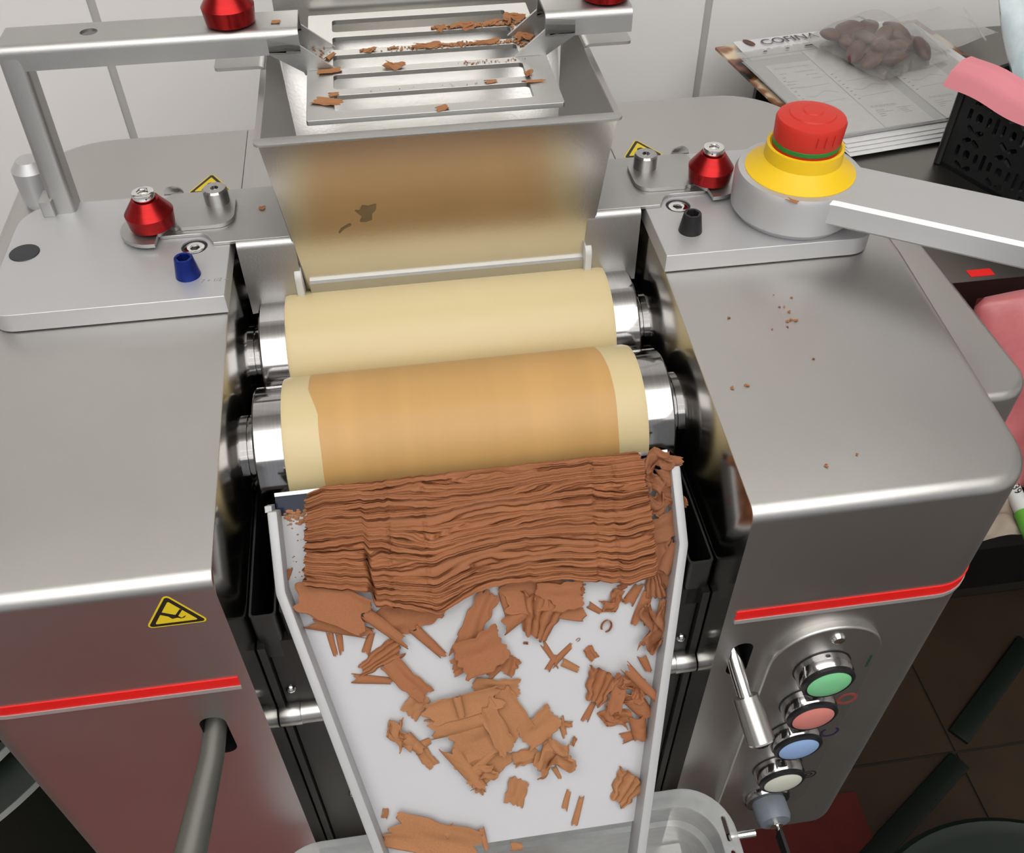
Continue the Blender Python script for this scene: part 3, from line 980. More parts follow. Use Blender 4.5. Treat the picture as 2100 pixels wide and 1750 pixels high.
bm = box(23.66, 23.84, 0, .012, -19.5, -18.1)
for v in bm.verts: v.co.y = panel_y(v.co.z) - .004 - v.co.y
make('start_mark', bm, M['mark_g'], cpanel)
front_ring('stop_mark', 23.55, -23.6, .48, .72, 0, 359.9, M['mark_r'])
front_ring('reset_mark', 23.5, -28.3, .50, .70, 130, 410, M['mark_b'])
front_ring('lamp_mark', 23.55, -35.2, .48, .62, 0, 359.9, M['stick_k'])
front_ring('lamp_mark', 23.55, -35.2, .16, .30, 0, 359.9, M['stick_k'])
ky_ = panel_y(-41.5)
ks = make('key_switch', lathe([(1.85, -.3), (1.85, .25), (1.7, .5), (1.35, .55)], (20.75, ky_, -38.0), (0, -1, 0), 40), M['turned'], mill)
make('key_cap', lathe([(1.3, .2), (1.32, 1.8), (1.15, 2.15), (.55, 2.2), (0, 2.2)], (20.75, ky_, -38.0), (0, -1, 0), 40), M['greycap'], ks)
make('key_barrel', lathe([(.5, 2.1), (.5, 2.45), (0, 2.45)], (20.75, ky_, -38.0), (0, -1, 0), 24), M['chrome'], ks)
ky = box(20.63, 20.87, ky_ - 6.2, ky_ - 2.9, -38.7, -37.3, .1)
make('key', ky, M['black'], ks)
make('key_blade', box(20.67, 20.83, ky_ - 3.3, ky_ - 2.3, -38.3, -37.7, .03), M['chrome'], ks)

# levers
lv = make('adjusting_lever', tube([(-16.35, -15.5, -17.2), (-16.9, -19.5, -18.5), (-18.4, -24.6, -20.9), (-19.6, -29, -23.0)], [.62, .72, .95, 1.05], 24), M['rubber'], mill)
tag(lv, 'dark grey lever sticking out of the left housing slot')
lr = make('adjusting_lever', tube([(14.75, -15.5, -16.4), (14.95, -18.6, -17.7), (15.25, -20.3, -18.8)], .48, 24), M['chrome'], mill)
tag(lr, 'chrome lever in the right housing slot')
make('grip_sleeve', tube([(15.22, -20.15, -18.7), (15.30, -20.5, -18.95), (15.75, -22.4, -20.3)], [.80, .82, .86], 28), M['dull'], lr)
make('grip_screw', lathe([(.82, 0), (.8, .12), (.5, .32), (.2, .38), (0, .3)], (15.75, -22.4, -20.3), (.45, -1.9, -1.35), 28), M['chrome'], lr)
# pencil note by the blue screw and the smear round it
text('pencil_note', '7 + 1/2 --', .42, (-14.95, 1.55, 0), (1, 0, 0), (0, 1, 0), M['inkpale'], mill, .003, .2)

# stand below, out of sight: the mill stands on it
tag(make('machine_stand', box(-24, 24, -14, 20, FLOOR + .8, -46.5, .5), M['darkpanel']), 'dark steel stand under the mill', 'stand')
#PART2
# ------------------------------------------------------------------ the pleated chocolate sheet leaving the scraper
rng = random.Random(7)


def choc_mass():
    nx, nv = 330, 520
    v = np.linspace(0, 1, nv)[:, None] * np.ones((1, nx))
    u = np.ones((nv, 1)) * np.linspace(0, 1, nx)[None, :]
    jl = .22 * vnoise(v * 60, v * 0 + 3, 1) + .16 * vnoise(v * 170, v * 0, 2)
    jr = .14 * vnoise(v * 60, v * 0 + 3, 3) + .12 * vnoise(v * 190, v * 0, 4)
    xl = -9.1 - .62 * v - jl
    xr = 9.2 + .22 * np.minimum(1, v * 2) + jr
    x = xl + (xr - xl) * u
    bx = [-10.2, -9.8, -8.0, -6.5, -6.25, -4.2, -2.7, -1.4, 0, 1.65, 4.15, 6.9, 8.0, 9.3, 9.8]
    bs = [3.9, 4.05, 4.5, 4.85, 5.6, 6.0, 6.45, 5.75, 5.36, 5.3, 5.35, 5.95, 6.2, 5.85, 5.6]
    sb = np.interp(x, bx, bs) + .12 * (vnoise(x * 3, x * 0, 9) - .5)
    st = -1.28 + .25 * np.clip((-8.4 - x) / .8, 0, 1) + .06 * vnoise(x * 4, x * 0, 8)
    s = st + (sb - st) * v
    zone = 0
    for xe, k, sd in ((-5.15, 1.5, 21), (-3.15, 1.3, 22), (6.35, 1.8, 23), (7.55, 1.5, 24)):
        zone = zone + np.clip((x - xe + .25 * (v - .5)) / .22 + .5, 0, 1) * (vnoise(v * 13, v * 0, sd) - .5) * k
    ph = 33 * v ** .95 + 3.2 * vnoise(x * .16 + 7, v * 6, 5) + 1.5 * vnoise(x * .35, v * 15, 6) + .6 * vnoise(x * .9, v * 30, 7) + zone
    w = np.abs(np.sin(np.pi * ph))
    w2 = np.abs(np.sin(np.pi * (ph * 2.3 + 2 * vnoise(x * .22, v * 9, 15))))
    A = .18 + .42 * vnoise(x * .14, v * 14, 10) ** 1.5
    flat = np.clip((vnoise(x * .12 + 3, v * 16, 16) - .55) * 4, 0, 1)          # broad smooth bands
    edge = np.minimum(u, 1 - u)
    A = A * (1 + .5 * np.exp(-(edge / .02) ** 2))
    h = A * (w ** .42) * (1 - .35 * flat) + .17 * (w2 ** .6) * (1 - flat)
    h = h - .20 * np.exp(-(np.sin(np.pi * ph) / .20) ** 2) * vnoise(x * .3 + 1, v * 20, 40)
    h = h + .30 * (vnoise(x * .25, v * 5, 11) - .5)
    base = -1.05 + .62 * np.clip(v / .10, 0, 1) ** .6 - .30 * np.clip((v - .8) / .2, 0, 1)
    # gathers at the torn lines
    for xe in (-5.15, -3.15, 6.35, 7.55):
        xx = x + .25 * (v - .5)
        h = h - .10 * np.exp(-((xx - xe) / .10) ** 2) * (vnoise(v * 40, v * 0, 30) > .35)
    # tear in the lower left part and the slit under the front folds
    h = h - .75 * np.exp(-((x + 6.38 + .1 * np.sin(v * 20)) / .10) ** 2) * np.clip((v - .60) / .06, 0, 1)
    h = h - .35 * np.exp(-((v - .83 + .02 * (x + 1)) / .012) ** 2) * np.clip(1 - np.abs(x + .5) / 3.5, 0, 1)
    hh = base + h
    hh[:1, :] = -1.2
    sway = .10 * np.cos(np.pi * ph)
    s = s + sway * (1 - np.exp(-(np.minimum(v, 1 - v) / .01)))
    pts = np.stack([x, s, hh], axis=2)
    # skirt down to the tray
    ring = [(0, j) for j in range(nx)] + [(i, nx - 1) for i in range(1, nv)] + [(nv - 1, j) for j in range(nx - 2, -1, -1)] + [(i, 0) for i in range(nv - 2, 0, -1)]
    V = pts.reshape(-1, 3).tolist()
    F = []
    for i in range(nv - 1):
        for j in range(nx - 1):
            a = i * nx + j
            F.append((a, a + 1, a + nx + 1, a + nx))
    k0 = len(V)
    for (i, j) in ring:
        p = pts[i, j]
        V.append([p[0] * .997, p[1] - (.05 if i == nv - 1 else 0), -1.36 if p[1] < .3 else -1.48])
    n = len(ring)
    for k in range(n):
        a = ring[k]; b = ring[(k + 1) % n]
        F.append((a[0] * nx + a[1], k0 + k, k0 + (k + 1) % n, b[0] * nx + b[1]))
    bm = bm_pydata(V, F)
    on_tray(bm)
    return bm


tag(make('pleated_chocolate', choc_mass(), M['choc'], ang=180), 'wide pleated sheet of milk chocolate gathered at the scraper blade', 'chocolate')

# ------------------------------------------------------------------ chocolate shavings
LIB = {}


def flake_mesh(kind, k):
    key = (kind, k)
    if key in LIB: return LIB[key]
    r = np.random.RandomState(hash(kind) % 1 + k * 13 + {'curl': 1, 'sheet': 2, 'fan': 3, 'crumple': 4, 'ring': 5}[kind] * 101)
    nu, nv = (26, 24)
    U, Vv = np.meshgrid(np.linspace(-.5, .5, nu), np.linspace(-.5, .5, nv), indexing='ij')
    sd = int(r.randint(1000))
    j1 = .10 * (vnoise(Vv * 9, Vv * 0 + .3, sd) - .5) * 2 * np.abs(U) * 2 + .05 * (vnoise(Vv * 22, Vv * 0 + .3, sd + 3) - .5) * np.abs(U) * 2
    j2 = .09 * (vnoise(U * 7, U * 0 + .7, sd + 1) - .5) * 2 * np.abs(Vv) * 2
    X = U * .95 + j1 + .04 * np.sin(Vv * 4 + sd)
    Y = Vv + j2
    if kind == 'curl':
        th = r.uniform(2.6, 4.4)
        flare = 1 + .35 * U * r.choice([-1, 1])
        rad = .34 * flare * (1 - .25 * (Vv + .5))
        a = (Vv + .06 * np.sin(U * 5 + sd)) * th - math.pi / 2 + math.pi
        a = (Vv) * th + math.pi / 2 + .25 * np.sin(U * 4 + sd)
        Y = rad * np.cos(a) * 1.25
        Z = rad * np.sin(a) * .9
        Z = Z + .05 * (vnoise(U * 6 + 9, Vv * 6, sd + 5) - .5)
    elif kind == 'sheet':
        Z = .10 * np.sin(Vv * r.uniform(4, 8) + U * r.uniform(-3, 3) + sd) + .12 * (vnoise(U * 3 + 5, Vv * 4 + 5, sd + 2) - .5) + .25 * np.maximum(0, np.abs(Vv) - .36) ** 1.2 * r.choice([1, 1.6]) + .02 * np.abs(np.sin(Vv * 7 + U * 2))
    elif kind == 'fan':
        fan = .55 + .55 * (U + .5)
        Y = Y * fan * 1.15
        Z = .17 * np.abs(np.sin(Vv * 13 + sd + 1.5 * vnoise(U * 3, Vv * 3, sd))) * (.5 + U + .5) + .18 * (1 - (Vv * 2) ** 2)
    elif kind == 'crumple':
        Z = .55 * vnoise(U * 4 + 4, Vv * 4 + 4, sd) + .30 * np.abs(np.sin(Vv * 4.5 + 3 * U + sd)) + .12 * vnoise(U * 9 + 4, Vv * 9 + 4, sd + 7)
        Y = Y * .9 + .14 * np.sin(U * 7 + sd) * (1 + Z)
        X = X + .10 * np.cos(Vv * 8 + sd)
    else:
        a = U * 5.2
        X = .42 * np.cos(a); Y = .42 * np.sin(a); Z = Vv * .55 + .3
        X = X + Vv * .05
    P = np.stack([X, Y, Z], axis=2)
    P[..., 2] -= P[..., 2].min()
    V, F = sheet(P, .055)
    V = np.asarray(V); V[:, 2] -= V[:, 2].min()
    me = bpy.data.meshes.new('shaving_' + kind)
    me.from_pydata([tuple(q) for q in V], [], F)
    smooth(me, 70)
    LIB[key] = me
    return me


def place_flake(name, me, m, loc, ax, L, Wd, H, label, group=None, cat='chocolate'):
    o = bpy.data.objects.new(name, me)
    col.objects.link(o)
    if not me.materials: me.materials.append(m)
    if me.materials[0] != m:
        o.material_slots[0].link = 'OBJECT'
        o.material_slots[0].material = m
    ex, ey, ez = ax
    mt = Matrix((ex * L * S, ey * Wd * S, ez * H * S)).transposed().to_4x4()
    mt.translation = W(*loc)
    o.matrix_world = mt
    tag(o, label, cat, group)
    return o


FL = [(10.13,-0.67,1.67,1.03,13,'crumple',.9),(11.09,-0.54,1.19,0.75,-11,'curl',.9),(9.81,0.32,1.51,1.04,-76,'crumple',.6),(10.79,0.36,1.24,0.97,-66,'curl',.7),(10.95,1.48,1.80,0.83,-56,'crumple',.4),(10.30,1.62,1.67,1.37,13,'crumple',.3),(10.26,3.26,2.08,1.31,18,'sheet',.5),(10.36,3.62,1.40,0.82,-2,'curl',.2),(9.83,4.66,2.18,1.12,74,'sheet',.4),(10.56,5.02,1.91,0.98,58,'curl',.25),(9.63,6.49,1.51,1.04,-86,'fan',.1),(10.36,6.24,1.66,0.90,-71,'curl',.1),(8.88,7.63,2.04,0.91,68,'curl',.05),(9.24,8.85,2.32,1.39,79,'crumple',.1),(9.74,8.09,1.50,0.56,74,'curl',.3),(-8.54,5.25,3.96,1.96,-32,'sheet',.6),(-8.80,5.88,3.82,1.18,-29,'curl',.2),(-6.01,6.90,3.07,0.85,-42,'curl',.35),(-8.43,6.73,3.29,0.92,-19,'curl',.05),(-4.51,6.49,3.17,1.74,18,'sheet',.05),(-3.68,8.07,2.29,0.66,-49,'curl',.1),(-8.95,7.53,1.33,0.42,-81,'curl',0),(-8.52,7.58,1.13,0.42,-86,'curl',0),(-6.89,7.73,1.31,0.53,66,'curl',0),(-6.40,8.66,2.48,1.00,28,'fan',.05),(-6.99,9.85,2.11,0.56,-11,'curl',0),(-5.02,10.04,2.96,1.05,-49,'sheet',.15),(-4.71,11.49,1.44,1.07,54,'sheet',.05),(-0.74,7.04,3.06,1.15,56,'sheet',.2),(-1.28,7.64,3.46,0.68,56,'curl',.05),(0.98,6.78,1.89,0.61,-81,'curl',.05),(-0.68,9.00,2.73,2.03,21,'sheet',.45),(-1.68,9.48,1.59,0.95,23,'sheet',.1),(0.77,10.00,1.07,0.89,53,'sheet',.05),(-0.08,10.30,0.86,0.48,33,'curl',0),(3.19,6.45,4.52,2.02,-15,'sheet',.15),(4.02,6.41,2.60,1.49,-2,'sheet',.5),(2.74,7.48,2.29,2.04,74,'fan',.1),(1.60,7.33,2.01,0.95,28,'curl',.2),(5.02,7.38,0.69,0.38,-56,'curl',0),(5.98,7.45,0.83,0.43,-37,'curl',0),(7.12,7.14,1.30,0.83,28,'crumple',0),(8.40,6.89,1.29,0.76,53,'curl',0),(7.75,6.44,0.62,0.41,13,'curl',0),(4.82,6.65,0.68,0.41,33,'curl',.1),(4.44,7.62,0.69,0.47,-37,'curl',0),(6.56,8.51,0.81,0.62,53,'ring',0),(3.18,9.78,1.51,0.40,-61,'curl',0),(3.86,9.86,1.48,0.44,38,'curl',0),(4.20,10.52,1.03,0.51,-32,'curl',0),(3.20,10.25,0.94,0.36,53,'curl',0),(5.50,9.98,0.83,0.54,-61,'sheet',0),(4.86,9.11,0.30,0.16,33,'ring',0),(1.84,8.89,0.27,0.12,-7,'sheet',0),(5.78,11.89,1.89,1.52,63,'fan',.1),(6.77,12.30,2.30,0.76,68,'sheet',.3),(8.2,12.0,3.0,0.68,-51,'curl',.7),(7.77,12.09,1.53,0.95,-46,'crumple',.25),(7.91,13.34,1.53,1.22,-56,'curl',.1),(6.54,13.77,1.67,0.94,-27,'crumple',0),(7.72,14.48,1.37,1.11,-86,'curl',.1),(7.39,14.99,1.23,0.69,12,'curl',0),(5.11,13.23,1.21,0.48,58,'curl',0),(8.55,10.96,0.97,0.55,-71,'curl',.1),(7.64,12.62,1.23,0.83,22,'crumple',.1),(-1.99,11.79,4.14,1.21,6,'sheet',.5),(-2.45,12.88,3.20,1.28,4,'curl',.35),(-1.48,13.89,3.06,2.03,17,'sheet',.25),(-2.38,15.38,2.86,0.99,-57,'curl',.25),(-0.39,13.23,2.86,1.00,-68,'sheet',.55),(0.47,12.74,2.73,1.60,-66,'sheet',.2),(-0.04,11.18,2.57,0.94,-8,'sheet',.1),(-1.03,15.37,2.77,1.50,38,'sheet',.1),(-1.13,15.08,2.64,0.55,35,'curl',.3),(-2.32,11.68,1.21,0.53,-81,'curl',.75),(-1.59,16.80,0.61,0.29,-52,'sheet',0),(2.14,13.71,2.27,1.44,33,'sheet',.15),(3.42,13.96,1.09,0.46,-81,'curl',0),(2.64,15.41,2.02,1.50,12,'crumple',.1),(1.08,15.33,1.48,0.82,12,'sheet',.05),(2.81,16.46,0.76,0.33,-66,'curl',0),(3.80,13.81,0.44,0.32,-8,'sheet',0),(3.97,14.82,0.51,0.25,63,'sheet',0),(-5.74,13.09,1.61,0.98,-71,'crumple',.1),(-5.07,13.66,1.21,0.78,-47,'curl',.1),(-4.42,13.81,0.65,0.54,23,'curl',0),(-4.37,14.63,1.22,0.65,-57,'sheet',0),(0.40,17.22,1.47,1.09,74,'sheet',0),(3.25,18.11,1.07,0.41,69,'curl',0),(3.81,18.85,1.61,0.41,69,'curl',0),(6.68,17.94,1.81,1.54,53,'fan',0),(-7.02,17.35,0.53,0.32,74,'sheet',0),(-4.51,19.04,4.98,1.98,-20,'sheet',.15),(-3.52,18.76,0.72,0.57,38,'curl',.25),(-1.73,19.45,1.28,0.40,-81,'curl',.2),(0.07,20.33,0.68,0.54,-9,'curl',0),(-1.48,15.84,1.59,0.82,22,'crumple',.2),(-10.88,3.37,0.65,0.36,64,'curl',0)]
# labels for the shavings that can be told apart; the rest share the label of their heap
LB = {15: 'large flat chocolate sheet fanned out under the lower left corner of the pleats', 16: 'long rolled chocolate shaving just below the large fanned sheet on the left',
      17: 'thick rolled shaving pointing right below the tear in the pleats', 18: 'lowest rolled shaving of the fan at the left rail', 19: 'wide chocolate sheet tucked under the left half of the pleats',
      20: 'slim rolled shaving pointing down right beneath the pleats on the left', 24: 'pleated chocolate piece lying above the horizontal rolled stick', 25: 'thin horizontal chocolate stick at the left of the tray',
      26: 'long sheet sloping down from the horizontal stick towards the centre heap', 28: 'upright leaf-shaped chocolate sheet hanging below the middle of the pleats', 29: 'narrow rolled shaving along the upright leaf-shaped sheet',
      30: 'narrow dark shaving to the right of the upright leaf-shaped sheet', 31: 'flat rectangular chocolate sheet standing alone in the middle of the tray', 35: 'broad chocolate sheet sticking out under the middle of the pleats',
      37: 'ruffled fan of chocolate hanging below the broad sheet', 46: 'small open chocolate ring on the bare tray', 54: 'ruffled fan at the left of the right-hand heap', 56: 'long rolled shaving leaning on the right rail',
      65: 'topmost long sheet of the centre heap', 66: 'rolled layer below the topmost sheet of the centre heap', 69: 'upright sheet on the right side of the centre heap', 68: 'rolled shaving at the lower left of the centre heap',
      76: 'pale rectangular flake right of the centre heap', 78: 'crumpled chocolate piece below the pale rectangular flake', 83: 'crumpled chocolate nugget at the left of the centre heap',
      87: 'single flat leaf-shaped flake below the centre heap', 88: 'upper of the two small curls near the tray foot', 89: 'lower of the two small curls near the tray foot', 90: 'ruffled shell-shaped shaving against the lower right rail',
      92: 'big striped chocolate sheet at the lower left end of the tray', 93: 'small curl sitting on the big striped sheet', 94: 'slim curl at the right end of the big striped sheet', 95: 'small curl at the very foot of the tray', 91: 'tiny square flake above the big striped sheet',
      97: 'small curl alone against the upper left rail', 6: 'pointed chocolate sheet reaching over the right rail', 13: 'tall crumpled shaving at the right rail below the pleats'}
ORD = ['first', 'second', 'third', 'fourth', 'fifth', 'sixth', 'seventh', 'eighth', 'ninth', 'tenth', 'eleventh', 'twelfth', 'thirteenth', 'fourteenth', 'fifteenth', 'sixteenth', 'seventeenth', 'eighteenth', 'nineteenth', 'twentieth']
shav = []
for i, (x, s, L, Wd, an, kind, h) in enumerate(FL):
    a = math.radians(an)
    ex = Vector((1, 0, 0)) * math.cos(a) - Tt * math.sin(a)
    ey = -Vector((1, 0, 0)) * math.sin(a) - Tt * math.cos(a)
    pale = 10.5 < s and -3.5 < x < 5 or s > 16 or (x < -3.5 and s > 11)
    m = M['choc_dry'] if pale else (M['choc_dark'] if x > 9 else M['choc'])
    H = {'curl': Wd * .95, 'sheet': max(.75, Wd * .55), 'fan': Wd * .9, 'crumple': Wd * .9, 'ring': Wd}[kind]
    if i in LB: lab, gr = LB[i], None
    elif x > 8.8 and s < 10: lab, gr = 'torn chocolate curl crowded between the pleats and the right rail', 'curls along the right rail'
    elif x < -2.9 and s < 12: lab, gr = 'small chocolate curl below the lower left corner of the pleats', 'curls below the left pleats'
    elif x > 4.9 and 10.4 < s < 15.5: lab, gr = 'chocolate curl in the heap against the right rail', 'curls in the right heap'
    elif -3 < x < 1 and 10.6 < s < 17: lab, gr = 'chocolate piece inside the centre heap', 'pieces of the centre heap'
    elif s > 12 and x > 1: lab, gr = 'small pale flake to the right of the centre heap', 'flakes right of the centre heap'
    elif s > 12: lab, gr = 'small pale flake to the left of the centre heap', 'flakes left of the centre heap'
    elif s > 8.8: lab, gr = 'small scattered curl on the bare middle of the tray', 'scattered curls in mid tray'
    else: lab, gr = 'small curl just below the right half of the pleats', 'curls below the right pleats'
    o = place_flake('chocolate_shaving', flake_mesh(kind, i % (5 if kind in ('curl', 'sheet') else 3)), m, tray(x, s, -1.48 + h * 1.25), (ex, ey, Tn), L * 1.04, Wd * 1.04, H, lab, gr)
    if gr: shav.append((gr, s, o))

for gr in sorted(set(q[0] for q in shav)):
    for k, (_, s, o) in enumerate(sorted((q for q in shav if q[0] == gr), key=lambda q: q[1])):
        o['label'] = o['label'] + ', ' + ORD[k] + ' from the top'
# flakes and crumbs on the safety grid
GF = [(3.45, 16.6, 1.5, .8, 60, 'sheet', 'pointed flake standing out over the second slot of the grid'), (1.36, 16.4, 1.2, .5, 75, 'curl', 'upright curl on the rear bar of the grid'), (4.9, 16.9, 1.0, .6, 10, 'crumple', 'crumbled lump on the rear bar near the right arm'),
      (6.2, 17.2, 1.5, 1.1, 30, 'crumple', 'largest lump at the rear right corner of the grid'), (6.9, 17.6, .9, .6, 0, 'sheet', 'flat flake behind the right grid arm'), (7.2, 15.0, 1.9, .5, 55, 'curl', 'long curl leaning inside the right grid arm'),
      (-5.95, 13.3, 1.0, .45, 60, 'curl', 'bent flake inside the left grid arm'), (-6.0, 11.2, 1.5, .6, 10, 'sheet', 'flake in front of the left grid arm'), (-6.2, 7.1, 1.7, .75, -20, 'sheet', 'flake on the front left corner of the grid'),
      (-5.8, 8.0, .6, .5, 10, 'curl', 'small curl next to the front left flake'), (-2.0, 11.15, 1.2, .7, -15, 'crumple', 'dark curl on the middle bar of the grid'), (6.3, 7.9, 1.3, .35, 5, 'curl', 'crooked flake on the front right of the grid'),
      (6.1, 8.9, .8, .4, 75, 'crumple', 'crumbly flake behind the crooked front right one'), (3.7, 8.3, .7, .5, 10, 'curl', 'small curl on the front bar to the right'), (.45, 5.3, .8, .5, 30, 'sheet', 'pale flake on the front rim of the grid'),
      (6.5, 14.2, 1.2, .9, 20, 'crumple', 'crumbled lump at the right end of the second bar'), (.3, 13.85, 1.6, .6, 5, 'crumple', 'row of crumbs in the middle of the second bar'), (-3.4, 13.8, .8, .5, 10, 'crumple', 'crumb cluster at the left of the second bar'),
      (2.7, 16.75, 1.6, .6, 6, 'crumple', 'heap of crumbs along the rear bar'), (4.2, 13.8, 1.6, .45, 8, 'crumple', 'crumbs towards the right of the second bar')]
for i, (x, y, L, Wd, an, kind, lab) in enumerate(GF):
    a = math.radians(an)
    ex = Vector((math.cos(a), math.sin(a), 0)); ey = Vector((-math.sin(a), math.cos(a), 0))
    place_flake('chocolate_flake', flake_mesh(kind, i % 3), M['choc_dry'], (x, y, 8.03), (ex, ey, Vector((0, 0, 1))), L, Wd, max(.35, Wd * .6), lab)


def crumb_stuff(spots, m, label, name='chocolate_crumbs'):
    bm = bmesh.new()
    for (x, y, z, r) in spots:
        c = Vector((x, y, z + r * .45))
        g = bmesh.ops.create_icosphere(bm, subdivisions=1, radius=r)
        ang = rng.uniform(0, 6.28)
        kx, ky2, kz = rng.uniform(.7, 1.6), rng.uniform(.5, 1), rng.uniform(.35, .7)
        for v in g['verts']:
            q = Vector((v.co.x * kx, v.co.y * ky2, v.co.z * kz)) * rng.uniform(.75, 1.2)
            v.co = c + Vector((q.x * math.cos(ang) - q.y * math.sin(ang), q.x * math.sin(ang) + q.y * math.cos(ang), q.z))
    return tag(make(name, bm, m, ang=20), label, 'crumbs', kind='stuff')


sp = []
for k in range(170): sp.append((rng.uniform(.8, 6.6), 16.7 + rng.gauss(0, .16), 8.03, rng.uniform(.05, .15)))
for k in range(240): sp.append((max(-5, min(7.2, rng.gauss(2.5, 2.6))), 13.88 + rng.gauss(0, .16), 8.03, rng.uniform(.04, .13)))
for k in range(30): sp.append((rng.uniform(2, 6.8), 11.1 + rng.gauss(0, .12), 8.03, rng.uniform(.03, .08)))
for k in range(14): sp.append((rng.uniform(-5, 5), 8.3 + rng.gauss(0, .12), 8.03, rng.uniform(.02, .05)))
for k in range(24): sp.append((rng.uniform(-7.2, -5.9), rng.uniform(12.8, 15.2), 8.03, rng.uniform(.03, .1)))
for k in range(80): sp.append((rng.uniform(6.1, 7.5), rng.uniform(13.0, 17.0), 8.03, rng.uniform(.04, .14)))
crumb_stuff(sp, M['choc_dry'], 'fine chocolate crumbs spread along the bars of the safety grid')
sp = []
for k in range(60): sp.append((rng.uniform(-7.6, -1), 5.35 + rng.gauss(0, .12), -4.35 + rng.uniform(-.2, .1), rng.uniform(.05, .15)))
crumb_stuff(sp, M['choc_dark'], 'dark chocolate crumbs caught under the foot of the hopper')
# crumbs on the right housing, each one on its own
for i, (x, y, z, r) in enumerate([(19.97, -5.12, -1.78, .11), (19.73, -5.21, -1.79, .1), (20.25, -5.2, -1.79, .12), (20.09, -4.42, -1.72, .1), (19.64, -3.93, -1.67, .07), (19.94, -3.97, -1.67, .07), (20.65, -3.24, -1.6, .08), (16.29, -4.45, -1.72, .09), (15.73, -9.86, -2.24, .13), (14.85, -9.93, -2.24, .11), (20.2, -8.38, -2.09, .08), (15.24, 0.1, -1.27, .09), (18.61, -5.72, -1.84, .06), (18.19, -15.9, -2.81, .12), (20.1, -15.38, -2.76, .09), (19.66, -2.85, -1.57, .05), (19.58, -5.65, -1.83, .07)]):
    a = rng.uniform(0, 6.28)
    place_flake('chocolate_crumb', flake_mesh('crumple', i % 3), M['choc_dry'], (x, y, z), (Vector((math.cos(a), math.sin(a), 0)), Vector((-math.sin(a), math.cos(a), 0)), Vector((0, 0, 1))), r * 2, r * 1.5, r * 1.4, 'tiny chocolate crumb on the right steel housing', 'crumbs on the right housing', 'crumb')
place_flake('chocolate_crumb', flake_mesh('crumple', 1), M['choc_dry'], (-11.54, 8.83, .25), (Vector((1, 0, 0)), Vector((0, 1, 0)), Vector((0, 0, 1))), .4, .3, .2, 'single chocolate crumb on the bracket left of the hopper', None, 'crumb')
place_flake('chocolate_crumb', flake_mesh('sheet', 1), M['choc_dry'], (21.0, .35, 2.95), (Vector((.6, -.6, 0)).normalized(), Vector((.6, .6, 0)).normalized(), Vector((0, 0, 1))), .8, .35, .3, 'flake lying on the rim of the emergency stop base', None, 'crumb')
place_flake('chocolate_crumb', flake_mesh('sheet', 2), M['choc_dry'], (-8.9, 12.7, 10.65), (Vector((1, 0, 0)), Vector((0, 1, 0)), Vector((0, 0, 1))), .55, .35, .3, 'flake on top of the left grid arm', None, 'crumb')
sp = []
for k in range(46):
    sp.append((rng.uniform(-10.8, -9.6), rng.uniform(-.1, .7), 0, rng.uniform(.03, .12)))
for k in range(16): sp.append((rng.uniform(-10.8, -9.7), rng.uniform(.5, 4), 0, rng.uniform(.02, .05)))
bm = bmesh.new()
for (x, s, _, r) in sp:
    g = bmesh.ops.create_icosphere(bm, subdivisions=1, radius=r)
    for v in g['verts']: v.co = tray(x + v.co.x * 1.5, s + v.co.y, -1.49 + r * .4 + v.co.z * .5)
tag(make('chocolate_crumbs', bm, M['choc_dry'], ang=20), 'fine crumbs on the upper left corner of the tray', 'crumbs', kind='stuff')

# ------------------------------------------------------------------ frosted tub below the tray
TZ = -33.7
tub = thing('catch_tub', 'clear plastic tub standing under the foot of the tray', 'tub', (0, -32, -46.4))
ro = rpoly([(-16.4, -45), (16.4, -45), (16.4, -19.2), (-16.4, -19.2)], 3.6, 10)
ri = rpoly([(-15.1, -43.7), (15.1, -43.7), (15.1, -20.5), (-15.1, -20.5)], 2.8, 10)
hs = [rpoly([(15.55, -23.4), (15.85, -23.4), (15.85, -21.6), (15.55, -21.6)], .14, 4), rpoly([(15.55, -25.8), (15.85, -25.8), (15.85, -24.0), (15.55, -24.0)], .14, 4)]
make('rim', prism(ro, 'z', TZ, TZ + .25, .06, 2, holes=[ri] + hs), M['tub'], tub)


def loft(loops):
    bm = bmesh.new(); rr = [[bm.verts.new(p) for p in l] for l in loops]
    for a, b in zip(rr, rr[1:]):
        n = len(a)
        for k in range(n): bm.faces.new((a[k], a[(k + 1) % n], b[(k + 1) % n], b[k]))
    return bm, rr


sc_ = lambda k, z: [(x * k, -32.1 + (y + 32.1) * k, z) for x, y in ri]
bm, rr = loft([sc_(1, TZ + .1), sc_(.985, TZ - 1.6), sc_(.955, TZ - 1.7), sc_(.86, -46.0), sc_(.83, -46.3)])
bm.faces.new(rr[-1])
make('body', bm, M['tub'], tub)
sk = lambda k, z: [(x * k, -32.1 + (y + 32.1) * k, z) for x, y in ro]
bm, rr = loft([sk(1, TZ + .1), sk(1.0, TZ - 1.0)])
make('rim_skirt', bm, M['tub'], tub)
sh = thing('tub_shelf', 'steel shelf carrying the clear tub in front of the mill', 'shelf', (0, -32, -48))
make('shelf_board', box(-15, 15, -46, -18.5, -47.8, -46.45, .2), M['dull'], sh)
for sx in (-1, 1):
    for y in (-45, -20): make('leg', box(sx * 14 - 1, sx * 14 + 1, y - 1, y + 1, FLOOR + .8, -47.8, .1), M['dull'], sh)
make('cross_rod', tube([(16.95, -21.6, -37.8), (18.9, -21.6, -37.8)], .32, 16), M['chrome'], mill)
